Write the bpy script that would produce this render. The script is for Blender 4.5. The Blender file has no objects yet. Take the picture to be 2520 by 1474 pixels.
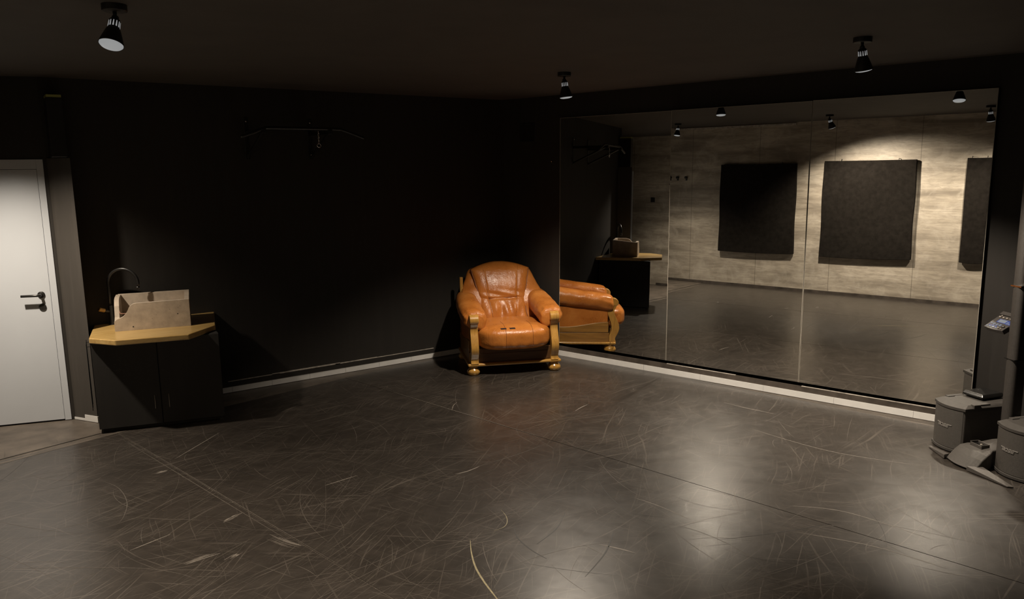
import bpy, bmesh, math, random
from math import sin, cos, pi, sqrt, radians
from mathutils import Vector, Matrix

random.seed(7)
sc = bpy.context.scene
col = sc.collection

# ------------------------------------------------------------------ camera, world, exposure
cam_d = bpy.data.cameras.new('camera')
cam = bpy.data.objects.new('camera', cam_d)
col.objects.link(cam)
cam_d.sensor_fit = 'HORIZONTAL'
cam_d.sensor_width = 36.0
cam_d.lens = 1886.34 / 2520 * 36.0
cam_d.clip_start = 0.05
cam_d.clip_end = 60
RX = Vector((0.814796, -0.579586, -0.013688))     # image right
RD = Vector((-0.107203, -0.127421, -0.986038))    # image down
RF = Vector((0.569750, 0.804888, -0.165956))      # view direction
cm = Matrix.Identity(4)
for r in range(3):
    cm[r][0] = RX[r]; cm[r][1] = -RD[r]; cm[r][2] = -RF[r]
cm[0][3], cm[1][3], cm[2][3] = -4.790, -6.956, 1.943
cam.matrix_world = cm
sc.camera = cam

wd = bpy.data.worlds.new('world')
sc.world = wd
wd.use_nodes = True
wd.node_tree.nodes['Background'].inputs[0].default_value = (0.0, 0.0, 0.0, 1)
wd.node_tree.nodes['Background'].inputs[1].default_value = 0.0

sc.view_settings.view_transform = 'Standard'
sc.view_settings.look = 'None'
sc.view_settings.exposure = 0.0
sc.view_settings.gamma = 1.0
sc.view_settings.use_curve_mapping = False
try:
    sc.cycles.use_denoising = True
    sc.cycles.max_bounces = 8
    sc.cycles.glossy_bounces = 6
    sc.cycles.diffuse_bounces = 4
    sc.cycles.sample_clamp_indirect = 0.0
    sc.cycles.use_adaptive_sampling = False
    sc.cycles.use_guiding = True
    sc.cycles.use_surface_guiding = True
    sc.cycles.guiding_training_samples = 32
    sc.cycles.caustics_reflective = True
    sc.cycles.blur_glossy = 0.0
except Exception:
    pass

LAMP_COL = (1.0, 0.865, 0.70)
LAMP_W = 175.0

# ------------------------------------------------------------------ helpers
MX = Vector((0.25191, -0.96775, 0.0))     # along the mirror wall, away from the corner
NX = Vector((0.96775, 0.25191, 0.0))      # out of the room through the mirror wall


def W(s, n, z):
    return MX * s + NX * n + Vector((0, 0, z))


class MB:
    """collects geometry for ONE mesh object"""
    def __init__(self):
        self.v = []; self.f = []; self.m = []; self.T = Matrix.Identity(4)

    def add(self, vs, fs, mi=0):
        b = len(self.v)
        self.v += [self.T @ Vector(p) for p in vs]
        for f in fs:
            self.f.append([b + i for i in f]); self.m.append(mi)

    def box(self, a, b, mi=0, M=None):
        (x0, y0, z0), (x1, y1, z1) = a, b
        vs = [Vector(p) for p in ((x0, y0, z0), (x1, y0, z0), (x1, y1, z0), (x0, y1, z0), (x0, y0, z1), (x1, y0, z1), (x1, y1, z1), (x0, y1, z1))]
        if M is not None:
            vs = [M @ p for p in vs]
        self.add(vs, [(0, 3, 2, 1), (4, 5, 6, 7), (0, 1, 5, 4), (1, 2, 6, 5), (2, 3, 7, 6), (3, 0, 4, 7)], mi)

    def prism(self, poly, d0, d1, axis='z', mi=0):
        def P(p, d):
            if axis == 'z': return (p[0], p[1], d)
            if axis == 'x': return (d, p[0], p[1])
            return (p[0], d, p[1])
        k = len(poly)
        vs = [P(p, d0) for p in poly] + [P(p, d1) for p in poly]
        fs = [tuple(range(k - 1, -1, -1)), tuple(range(k, 2 * k))]
        fs += [(i, (i + 1) % k, k + (i + 1) % k, k + i) for i in range(k)]
        self.add(vs, fs, mi)

    def prism3(self, lo, hi, mi=0):
        k = len(lo)
        self.add(list(lo) + list(hi), [tuple(range(k - 1, -1, -1)), tuple(range(k, 2 * k))] + [(i, (i + 1) % k, k + (i + 1) % k, k + i) for i in range(k)], mi)

    def loft(self, rings, cap0=True, cap1=True, mi=0, closed=True):
        k = len(rings[0]); vs = []; fs = []
        for r in rings: vs += list(r)
        for j in range(len(rings) - 1):
            for i in range(k if closed else k - 1):
                a = j * k + i; b = j * k + (i + 1) % k
                fs.append((a, b, b + k, a + k))
        if cap0: fs.append(tuple(range(k - 1, -1, -1)))
        if cap1: fs.append(tuple((len(rings) - 1) * k + i for i in range(k)))
        self.add(vs, fs, mi)

    def lathe(self, prof, n=32, c=(0, 0, 0), axis=(0, 0, 1), mi=0, cap0=True, cap1=True):
        q = Vector((0, 0, 1)).rotation_difference(Vector(axis).normalized()).to_matrix()
        c = Vector(c)
        rings = []
        for r, z in prof:
            rings.append([c + q @ Vector((r * cos(2 * pi * i / n), r * sin(2 * pi * i / n), z)) for i in range(n)])
        self.loft(rings, cap0, cap1, mi)

    def tube(self, pts, r, n=10, mi=0):
        pts = [Vector(p) for p in pts]
        rs = r if isinstance(r, (list, tuple)) else [r] * len(pts)
        rings = []; up = None
        for i, p in enumerate(pts):
            t = (pts[min(i + 1, len(pts) - 1)] - pts[max(i - 1, 0)]).normalized()
            if up is None:
                up = t.orthogonal().normalized()
            up = (up - t * up.dot(t))
            up = up.normalized() if up.length > 1e-6 else t.orthogonal().normalized()
            w = t.cross(up)
            rings.append([p + (up * cos(2 * pi * k / n) + w * sin(2 * pi * k / n)) * rs[i] for k in range(n)])
        self.loft(rings, True, True, mi)

    def ribbon(self, pts, w, z, mi=0, taper=True):
        pts = [Vector((p[0], p[1], z)) for p in pts]
        L = []; R = []; k = len(pts)
        for i, p in enumerate(pts):
            t = (pts[min(i + 1, k - 1)] - pts[max(i - 1, 0)]).normalized()
            s = Vector((-t.y, t.x, 0))
            ww = w * (0.15 + 0.85 * sin(pi * (i + 0.35) / (k - 0.3))) if taper else w
            L.append(p + s * ww / 2); R.append(p - s * ww / 2)
        vs = L + R
        self.add(vs, [(k + i, k + i + 1, i + 1, i) for i in range(k - 1)], mi)

    def build(self, name, mats, parent=None, smooth=False, bevel=0.0, seg=2, angle=35, subsurf=0, recalc=True):
        me = bpy.data.meshes.new(name)
        me.from_pydata([tuple(p) for p in self.v], [], self.f)
        if not isinstance(mats, (list, tuple)): mats = [mats]
        for m in mats: me.materials.append(m)
        for p, mi in zip(me.polygons, self.m):
            p.material_index = mi
        if recalc:
            bm = bmesh.new(); bm.from_mesh(me)
            bmesh.ops.recalc_face_normals(bm, faces=bm.faces)
            bm.to_mesh(me); bm.free()
        if smooth:
            for p in me.polygons: p.use_smooth = True
        o = bpy.data.objects.new(name, me)
        col.objects.link(o)
        if parent is not None: o.parent = parent
        if bevel > 0:
            b = o.modifiers.new('bevel', 'BEVEL'); b.width = bevel; b.segments = seg; b.limit_method = 'ANGLE'; b.angle_limit = radians(angle)
        if subsurf:
            s = o.modifiers.new('subsurf', 'SUBSURF'); s.levels = subsurf; s.render_levels = subsurf
        return o


def catmull(pts, n=8):
    pts = [Vector(p) if len(p) == 3 else Vector((p[0], p[1], 0)) for p in pts]
    out = []
    for i in range(len(pts) - 1):
        p0 = pts[max(i - 1, 0)]; p1 = pts[i]; p2 = pts[i + 1]; p3 = pts[min(i + 2, len(pts) - 1)]
        for k in range(n):
            t = k / n
            out.append(0.5 * ((2 * p1) + (p2 - p0) * t + (2 * p0 - 5 * p1 + 4 * p2 - p3) * t * t + (3 * p1 - p0 - 3 * p2 + p3) * t ** 3))
    out.append(pts[-1])
    return out


def interp(tab, x):
    if x <= tab[0][0]: return tab[0][1]
    for (a, fa), (b, fb) in zip(tab, tab[1:]):
        if x <= b:
            t = (x - a) / (b - a); t = t * t * (3 - 2 * t) * 0.5 + t * 0.5
            return fa + (fb - fa) * t
    return tab[-1][1]


def thing(name, label, cat, loc=(0, 0, 0), rot=0.0, group=None, mat=None):
    o = bpy.data.objects.new(name, None)
    col.objects.link(o)
    o.empty_display_size = 0.05
    if mat is not None: o.matrix_world = mat
    else:
        o.location = loc; o.rotation_euler = (0, 0, rot)
    o['label'] = label; o['category'] = cat
    if group: o['group'] = group
    return o


def tag(o, label, cat, group=None):
    o['label'] = label; o['category'] = cat
    if group: o['group'] = group
    return o


def struct(o):
    o['kind'] = 'structure'
    return o


# ------------------------------------------------------------------ materials
class NT:
    def __init__(self, name):
        self.mat = bpy.data.materials.new(name)
        self.mat.use_nodes = True
        self.t = self.mat.node_tree
        self.b = self.t.nodes['Principled BSDF']

    def n(self, typ, **kw):
        nd = self.t.nodes.new(typ)
        for k, v in kw.items():
            if k.startswith('i_'):
                key = k[2:]
                key = int(key) if key.isdigit() else key.replace('_', ' ')
                nd.inputs[key].default_value = v
            else:
                setattr(nd, k, v)
        return nd

    def l(self, a, b):
        self.t.links.new(a, b)

    def coord(self, kind='Object', scale=(1, 1, 1), rot=(0, 0, 0), loc=(0, 0, 0), src=None):
        m = self.n('ShaderNodeMapping')
        m.inputs['Scale'].default_value = scale; m.inputs['Rotation'].default_value = rot; m.inputs['Location'].default_value = loc
        if src is None:
            tc = self.n('ShaderNodeTexCoord'); src = tc.outputs[kind]
        self.l(src, m.inputs['Vector'])
        return m.outputs['Vector']

    def noise(self, vec, scale, detail=4, rough=0.55, dist=0.0):
        nd = self.n('ShaderNodeTexNoise')
        nd.inputs['Scale'].default_value = scale; nd.inputs['Detail'].default_value = detail
        nd.inputs['Roughness'].default_value = rough; nd.inputs['Distortion'].default_value = dist
        self.l(vec, nd.inputs['Vector'])
        return nd.outputs['Fac']

    def ramp(self, fac, stops):
        r = self.n('ShaderNodeValToRGB')
        e = r.color_ramp.elements
        while len(e) < len(stops): e.new(0.5)
        for el, (p, c) in zip(e, stops):
            el.position = p; el.color = (c, c, c, 1) if not isinstance(c, (tuple, list)) else (*c, 1)
        self.l(fac, r.inputs['Fac'])
        return r.outputs['Color']

    def math(self, op, a, b=None):
        m = self.n('ShaderNodeMath', operation=op)
        for i, x in enumerate((a, b)):
            if x is None: continue
            if isinstance(x, (int, float)): m.inputs[i].default_value = x
            else: self.l(x, m.inputs[i])
        return m.outputs[0]

    def mix(self, fac, a, b, mode='MIX'):
        m = self.n('ShaderNodeMix', data_type='RGBA', blend_type=mode)
        for idx, x in ((0, fac), (6, a), (7, b)):
            if isinstance(x, (int, float)):
                m.inputs[idx].default_value = x
            elif isinstance(x, (tuple, list)):
                m.inputs[idx].default_value = (*x, 1) if len(x) == 3 else x
            else:
                self.l(x, m.inputs[idx])
        return m.outputs[2]

    def bump(self, h, strength=0.2, dist=0.01, nrm=None):
        b = self.n('ShaderNodeBump')
        b.inputs['Strength'].default_value = strength; b.inputs['Distance'].default_value = dist
        self.l(h, b.inputs['Height'])
        if nrm is not None: self.l(nrm, b.inputs['Normal'])
        return b.outputs['Normal']

    def set(self, **kw):
        for k, v in kw.items():
            key = {'base': 'Base Color', 'rough': 'Roughness', 'metal': 'Metallic', 'spec': 'Specular IOR Level', 'ior': 'IOR', 'normal': 'Normal',
                   'coat': 'Coat Weight', 'coatr': 'Coat Roughness', 'emit': 'Emission Color', 'emits': 'Emission Strength'}[k]
            if isinstance(v, (int, float)): self.b.inputs[key].default_value = v
            elif isinstance(v, (tuple, list)): self.b.inputs[key].default_value = (*v, 1)
            else: self.l(v, self.b.inputs[key])
        return self.mat


def plain(name, c, rough=0.5, var=0.15, scale=12.0, metal=0.0, bump=0.0, bscale=60.0, spec=0.5, kind='Object'):
    t = NT(name)
    v = t.coord(kind)
    f = t.noise(v, scale, 5)
    lo = tuple(x * (1 - var) for x in c); hi = tuple(min(1, x * (1 + var)) for x in c)
    t.set(base=t.ramp(f, [(0.3, lo), (0.7, hi)]), rough=rough, metal=metal, spec=spec)
    if bump:
        t.set(normal=t.bump(t.noise(v, bscale, 4), bump, 0.004))
    return t.mat


def emit(name, c, s):
    t = NT(name)
    v = t.coord('Object')
    f = t.noise(v, 30, 2)
    t.set(base=(0.02, 0.02, 0.02), emit=t.mix(f, tuple(x * 0.96 for x in c), c), emits=s, rough=0.4)
    return t.mat


def m_floor():
    t = NT('black_dance_vinyl')
    base = t.noise(t.coord('Object'), 1.1, 6, 0.6)
    mott = t.noise(t.coord('Object'), 5, 4, 0.6)
    c = t.mix(base, (0.0165, 0.0137, 0.0113), (0.0300, 0.0246, 0.0203))
    c = t.mix(t.ramp(mott, [(0.35, 0.0), (0.75, 0.55)]), c, (0.036, 0.0295, 0.0245))
    fine = None
    warp = t.n('ShaderNodeTexNoise'); warp.inputs['Scale'].default_value = 1.3; warp.inputs['Detail'].default_value = 2
    t.l(t.coord('Object'), warp.inputs['Vector'])
    tc = t.n('ShaderNodeTexCoord')
    wv = t.n('ShaderNodeVectorMath', operation='MULTIPLY_ADD')
    t.l(warp.outputs['Color'], wv.inputs[0]); wv.inputs[1].default_value = (0.12, 0.12, 0); t.l(tc.outputs['Object'], wv.inputs[2])
    for i, (ang, sx, sy, th, amp) in enumerate(((14, 1.0, 80, 0.65, 0.9), (41, 1.2, 85, 0.65, 0.8), (66, 1.3, 80, 0.66, 0.7), (97, 1.4, 80, 0.66, 0.7), (128, 1.2, 85, 0.66, 0.7), (152, 1.1, 85, 0.65, 0.8), (-9, 0.8, 65, 0.65, 0.9), (-38, 1.0, 90, 0.65, 0.8))):
        # streaks: noise squeezed across, long along; two mapping steps turn it then stretch it
        rv = t.coord(rot=(0, 0, radians(ang)), src=wv.outputs[0], loc=(i * 3.7, i * 1.9, 0))
        sv = t.coord(scale=(sx, sy, 1), src=rv)
        f = t.ramp(t.noise(sv, 1.0, 1, 0.5), [(th, 0.0), (th + 0.04, 1.0)])
        brk = t.ramp(t.noise(t.coord(src=rv, loc=(i, 2 * i, 0)), 2.6, 3), [(0.42, 0.0), (0.60, amp)])
        f = t.math('MULTIPLY', f, brk)
        fine = f if fine is None else t.math('MAXIMUM', fine, f)
    for i, (ang, sx, sy) in enumerate(((5, 1.6, 12), (-48, 2.0, 14), (62, 1.8, 13))):
        hz = t.noise(t.coord(scale=(sx, sy, 1), src=t.coord(rot=(0, 0, radians(ang)), src=wv.outputs[0], loc=(i * 5.1, 3.3 * i, 0))), 1.0, 4, 0.65)
        c = t.mix(t.ramp(hz, [(0.48, 0.0), (0.78, 0.28)]), c, (0.062, 0.051, 0.042))
    c = t.mix(t.math('MULTIPLY', fine, 0.34), c, (0.17, 0.145, 0.122))
    dark = None
    dark = t.coord(rot=(0, 0, radians(65)), src=wv.outputs[0], loc=(9, 4, 0))
    dk = t.ramp(t.noise(t.coord(scale=(0.9, 40, 1), src=dark), 1.0, 1), [(0.70, 0.0), (0.74, 0.55)])
    c = t.mix(dk, c, (0.018, 0.016, 0.015))
    r = t.math('ADD', t.math('MULTIPLY', mott, 0.10), 0.25)
    nb = t.bump(t.noise(t.coord('Object'), 2.4, 3), 0.12, 0.02)
    t.set(base=c, rough=r, ior=1.75, spec=0.5, normal=nb)
    return t.mat


def m_concrete_wall():
    # wall panels in a board-marked concrete look: s runs along the wall, z up
    t = NT('concrete_look_panels')
    tc = t.n('ShaderNodeTexCoord')
    ang = math.atan2(MX.y, MX.x)
    rv = t.coord(rot=(0, 0, -ang), src=tc.outputs['Object'])   # x = along the wall
    band = t.noise(t.coord(scale=(0.55, 1, 4.5), src=rv), 1.3, 6, 0.6, 0.4)
    fine = t.noise(t.coord(scale=(1.6, 1, 9), src=rv), 3.0, 8, 0.7, 0.8)
    cloud = t.noise(t.coord(src=rv), 3.4, 6, 0.65, 0.6)
    c = t.ramp(band, [(0.34, (0.24, 0.205, 0.16)), (0.5, (0.45, 0.395, 0.315)), (0.66, (0.58, 0.515, 0.42))])
    c = t.mix(t.ramp(fine, [(0.42, 0.0), (0.62, 0.6)]), c, (0.25, 0.217, 0.175))
    c = t.mix(t.ramp(cloud, [(0.5, 0.0), (0.72, 0.55)]), c, (0.62, 0.56, 0.47))
    sep = t.n('ShaderNodeSeparateXYZ'); t.l(rv, sep.inputs[0])
    x = t.math('DIVIDE', t.math('ADD', sep.outputs[0], 50 * 1.2 - 0.418), 1.2)
    fr = t.math('FRACT', x)
    d = t.math('ABSOLUTE', t.math('SUBTRACT', fr, 0.5))
    j = t.math('GREATER_THAN', d, 0.4965)
    c = t.mix(t.math('MULTIPLY', j, 0.6), c, (0.08, 0.065, 0.05))
    z1 = t.math('ABSOLUTE', t.math('SUBTRACT', sep.outputs[2], 1.33))
    hj = t.math('LESS_THAN', z1, 0.003)
    c = t.mix(t.math('MULTIPLY', hj, 0.35), c, (0.1, 0.085, 0.065))
    t.set(base=c, rough=t.ramp(cloud, [(0.3, 0.42), (0.7, 0.6)]), normal=t.bump(fine, 0.15, 0.004))
    return t.mat


def m_black_paint(name='black_wall_paint', c=(0.0225, 0.0193, 0.0162)):
    t = NT(name)
    f = t.noise(t.coord('Object'), 1.6, 6, 0.6)
    v = t.noise(t.coord('Object', scale=(6, 6, 0.5)), 2.5, 5, 0.6)
    cc = t.mix(f, tuple(x * 0.8 for x in c), tuple(x * 1.2 for x in c))
    cc = t.mix(t.ramp(v, [(0.45, 0.0), (0.7, 0.4)]), cc, tuple(x * 1.5 for x in c))
    ch = t.ramp(t.noise(t.coord('Object'), 42, 2), [(0.785, 0.0), (0.80, 0.6)])
    cc = t.mix(ch, cc, (0.16, 0.14, 0.12))
    t.set(base=cc, rough=0.68, spec=0.4, normal=t.bump(t.noise(t.coord('Object'), 120, 4), 0.12, 0.002))
    return t.mat


def m_leather():
    t = NT('tan_leather')
    v = t.coord('Object')
    f = t.noise(v, 5, 5, 0.6)
    c = t.ramp(f, [(0.25, (0.34, 0.105, 0.018)), (0.55, (0.46, 0.160, 0.031)), (0.8, (0.55, 0.215, 0.050))])
    pores = t.n('ShaderNodeTexVoronoi', i_Scale=420.0); t.l(v, pores.inputs['Vector'])
    crease = t.noise(t.coord('Object', scale=(3, 3, 1)), 7, 5, 0.6, 1.3)
    wr = t.n('ShaderNodeTexVoronoi', feature='DISTANCE_TO_EDGE'); wr.inputs['Scale'].default_value = 26
    dv = t.n('ShaderNodeVectorMath', operation='MULTIPLY_ADD')
    nz = t.n('ShaderNodeTexNoise'); nz.inputs['Scale'].default_value = 12; t.l(v, nz.inputs['Vector'])
    t.l(nz.outputs['Color'], dv.inputs[0]); dv.inputs[1].default_value = (0.12, 0.12, 0.12); t.l(v, dv.inputs[2])
    t.l(dv.outputs[0], wr.inputs['Vector'])
    cr = t.ramp(wr.outputs['Distance'], [(0.0, 0.0), (0.10, 1.0)])
    n1 = t.bump(crease, 0.35, 0.012)
    n2 = t.bump(cr, 0.10, 0.004, n1)
    n3 = t.bump(pores.outputs['Distance'], 0.12, 0.0008, n2)
    t.set(base=c, rough=t.ramp(f, [(0.3, 0.25), (0.7, 0.37)]), normal=n3, spec=0.45)
    return t.mat


def m_wood(name, c0, c1, rough=0.35, axis='x', scale=1.0, coat=0.2):
    t = NT(name)
    sc_ = {'x': (1.2, 14, 14), 'y': (14, 1.2, 14), 'z': (14, 14, 1.2)}[axis]
    v = t.coord('Object', scale=tuple(s * scale for s in sc_))
    f = t.noise(v, 1.6, 8, 0.62, 1.2)
    g = t.noise(t.coord('Object', scale=tuple(s * scale * 6 for s in sc_)), 1.5, 3)
    c = t.ramp(f, [(0.3, c0), (0.7, c1)])
    c = t.mix(t.ramp(g, [(0.5, 0.0), (0.75, 0.35)]), c, tuple(x * 0.5 for x in c0))
    t.set(base=c, rough=rough, coat=coat, coatr=0.2, normal=t.bump(g, 0.06, 0.001))
    return t.mat


def m_mirror():
    t = NT('mirror_glass')
    v = t.coord('Object')
    f = t.noise(v, 4, 4)
    t.set(base=t.mix(f, (0.86, 0.86, 0.84), (0.89, 0.89, 0.87)), metal=1.0, rough=0.0)
    return t.mat


def m_smudged_mirror(s0, z0):
    # the same silvered glass with dried smears of old adhesive in its upper outer corner
    t = NT('smeared_mirror_glass')
    tc = t.n('ShaderNodeTexCoord')
    v = tc.outputs['Object']
    ang = math.atan2(MX.y, MX.x)
    rv = t.coord(rot=(0, 0, -ang), src=v)
    sep = t.n('ShaderNodeSeparateXYZ'); t.l(rv, sep.inputs[0])
    up = t.ramp(t.math('SUBTRACT', sep.outputs[2], z0), [(0.0, 0.0), (0.14, 1.0)])
    out = t.ramp(t.math('SUBTRACT', sep.outputs[0], s0), [(0.0, 0.0), (0.45, 1.0)])
    sm = t.ramp(t.noise(t.coord(scale=(1, 1, 1.7), src=rv), 11, 5, 0.62, 2.2), [(0.50, 0.0), (0.62, 1.0)])
    side = t.ramp(t.math('SUBTRACT', sep.outputs[0], s0 + 0.78), [(0.0, 0.0), (0.06, 1.0)])
    low = t.ramp(t.math('SUBTRACT', sep.outputs[2], z0 - 0.22), [(0.0, 0.0), (0.2, 1.0)])
    fac = t.math('MULTIPLY', sm, t.math('MAXIMUM', t.math('MULTIPLY', up, out), t.math('MULTIPLY', side, low)))
    fac = t.math('MULTIPLY', fac, 0.45)
    t.set(base=(0.87, 0.87, 0.855), metal=1.0, rough=0.0)
    d = t.n('ShaderNodeBsdfDiffuse'); d.inputs['Color'].default_value = (0.62, 0.56, 0.48, 1)
    mx = t.n('ShaderNodeMixShader')
    t.l(fac, mx.inputs[0]); t.l(t.b.outputs[0], mx.inputs[1]); t.l(d.outputs[0], mx.inputs[2])
    t.l(mx.outputs[0], t.t.nodes['Material Output'].inputs['Surface'])
    return t.mat


MAT = {}
MAT['floor'] = m_floor()
MAT['subfloor'] = plain('worn_brown_screed', (0.085, 0.07, 0.056), 0.45, 0.35, 6)
MAT['scuff'] = plain('pale_scuff', (0.082, 0.069, 0.057), 0.5, 0.3, 40)
MAT['scuff_b'] = plain('bright_scuff', (0.155, 0.135, 0.115), 0.5, 0.3, 40)
MAT['scuff_y'] = plain('yellowish_scuff', (0.24, 0.205, 0.12), 0.5, 0.3, 40)
MAT['scuff_d'] = plain('dark_rubber_mark', (0.014, 0.013, 0.012), 0.5, 0.2, 40)
MAT['wall'] = m_black_paint()
MAT['ceil'] = plain('dark_brown_ceiling_paint', (0.052, 0.043, 0.035), 0.8, 0.12, 3, bump=0.1, bscale=40)
MAT['concrete'] = m_concrete_wall()
MAT['tile'] = plain('white_skirting_tile', (0.74, 0.73, 0.71), 0.35, 0.05, 9)
MAT['grout'] = plain('grey_grout', (0.3, 0.27, 0.24), 0.8)
MAT['rail'] = plain('brown_black_rail', (0.075, 0.062, 0.052), 0.42, 0.4, 7)
MAT['void'] = plain('dead_black_strip', (0.003, 0.003, 0.003), 0.9, 0.1, 5, spec=0.1)
MAT['chip'] = plain('bare_plaster', (0.42, 0.38, 0.33), 0.8, 0.35, 25)
MAT['door'] = plain('white_door_lacquer', (0.54, 0.565, 0.60), 0.32, 0.02, 3)
MAT['blackmetal'] = plain('black_metal', (0.016, 0.015, 0.014), 0.32, 0.2, 20, metal=0.0, spec=0.6)
MAT['lampblack'] = plain('matt_black_lamp', (0.012, 0.011, 0.011), 0.45, 0.15, 30)
MAT['bulb'] = emit('lit_bulb_face', (0.98, 1.0, 1.0), 0.285)
MAT['slot'] = emit('lit_slot', (1.0, 1.0, 1.0), 0.24)
MAT['mirror'] = m_mirror()
MAT['mirror_smear'] = m_smudged_mirror(3.60, 2.33)
MAT['edge'] = plain('ground_glass_edge', (0.36, 0.33, 0.28), 0.3, 0.15, 20)
MAT['leather'] = m_leather()
MAT['leather_dark'] = plain('dark_leather_seam', (0.20, 0.065, 0.016), 0.45, 0.2, 30)
MAT['oak'] = m_wood('honey_oak', (0.32, 0.160, 0.032), (0.54, 0.295, 0.070), 0.26, 'z', 1.0, 0.4)
MAT['oakx'] = m_wood('honey_oak_rail', (0.32, 0.160, 0.032), (0.54, 0.295, 0.070), 0.26, 'x', 1.0, 0.4)
MAT['oaky'] = m_wood('honey_oak_side', (0.20, 0.092, 0.02), (0.36, 0.185, 0.045), 0.33, 'y', 1.0, 0.3)
MAT['oakdark'] = m_wood('dark_oak_apron', (0.06, 0.028, 0.010), (0.11, 0.052, 0.018), 0.4, 'x', 1.0, 0.1)
MAT['butcher'] = m_wood('yellow_beech_worktop', (0.37, 0.225, 0.070), (0.49, 0.335, 0.13), 0.3, 'x', 0.8, 0.3)
MAT['tape'] = plain('dark_brown_patch', (0.028, 0.012, 0.008), 0.5, 0.2, 40)
MAT['cab'] = m_black_paint('black_cabinet_paint', (0.0180, 0.0160, 0.0142))
MAT['sink'] = plain('cast_concrete', (0.44, 0.365, 0.285), 0.62, 0.18, 14, bump=0.2, bscale=70)
MAT['pit'] = plain('dark_pit', (0.03, 0.026, 0.022), 0.8)
MAT['brass'] = plain('amber_brass', (0.40, 0.24, 0.08), 0.25, 0.2, 60, metal=0.8)
MAT['chrome'] = plain('chrome', (0.7, 0.68, 0.66), 0.2, 0.05, 20, metal=1.0)
MAT['rust'] = plain('rusty_brown', (0.20, 0.09, 0.05), 0.6, 0.3, 40)
MAT['fabric'] = plain('black_panel_cloth', (0.0150, 0.0128, 0.0108), 0.95, 0.25, 18, bump=0.3, bscale=260, spec=0.05)
MAT['speaker'] = plain('charcoal_speaker_paint', (0.075, 0.067, 0.060), 0.55, 0.12, 60, bump=0.3, bscale=420)
MAT['column'] = plain('dark_column_grille', (0.042, 0.037, 0.033), 0.5, 0.12, 60, bump=0.4, bscale=500)
MAT['grille'] = plain('charcoal_speaker_grille', (0.066, 0.059, 0.052), 0.5, 0.12, 80, bump=0.6, bscale=600)
MAT['lid'] = plain('grey_speaker_lid', (0.046, 0.041, 0.036), 0.68, 0.1, 30, bump=0.15, bscale=300)
MAT['logo'] = plain('silver_grey_lettering', (0.34, 0.32, 0.30), 0.35, 0.08, 40, metal=0.3)
MAT['gloss'] = plain('glossy_black_plastic', (0.010, 0.0095, 0.009), 0.22, 0.2, 30)
MAT['mixer'] = plain('charcoal_mixer_case', (0.05, 0.045, 0.042), 0.4, 0.15, 40)
MAT['screen'] = emit('lit_screen', (0.62, 0.66, 0.70), 0.36)
MAT['blue'] = emit('blue_backlight', (0.02, 0.10, 0.62), 0.42)
MAT['key'] = emit('lit_key', (0.52, 0.57, 0.72), 0.32)
MAT['knob'] = plain('grey_knob', (0.32, 0.28, 0.24), 0.35, 0.1, 40)
MAT['green'] = plain('dull_yellow_green', (0.36, 0.37, 0.10), 0.5, 0.1, 20)
MAT['cable'] = plain('white_cable', (0.5, 0.47, 0.42), 0.5)

# ------------------------------------------------------------------ room
H = 2.69           # ceiling height
CW = -6.02         # the panelled wall, seen in the mirrors


def wallbox(mb, s0, s1, n0, n1, z0, z1, mi=0):
    lo = [W(s0, n0, z0), W(s1, n0, z0), W(s1, n1, z0), W(s0, n1, z0)]
    hi = [W(s0, n0, z1), W(s1, n0, z1), W(s1, n1, z1), W(s0, n1, z1)]
    mb.prism3(lo, hi, mi)


# floor: screed plus three vinyl sheets 2 mm above it, with their scratches
SD = Vector((0.19, -0.9818, 0)); SP = Vector((0.9818, 0.19, 0))     # along and across the sheets


def sheet(mb, q0, q1, e0, e1, mi=0):
    # between the seam lines q0 and q1 (metres across), e0/e1 = (y at left seam, y at right seam) of the far end
    O = Vector((-3.94, -1.0, 0))

    def at(q, y):
        p = O + SP * q
        return p + SD * ((y - p.y) / SD.y)
    poly = [at(q0, -11.0), at(q1, -11.0), at(q1, e1), at(q0, e0)]
    lo = [p + Vector((0, 0, -0.004)) for p in poly]
    hi = [p.copy() for p in poly]
    mb.prism3(lo, hi, mi)


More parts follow.
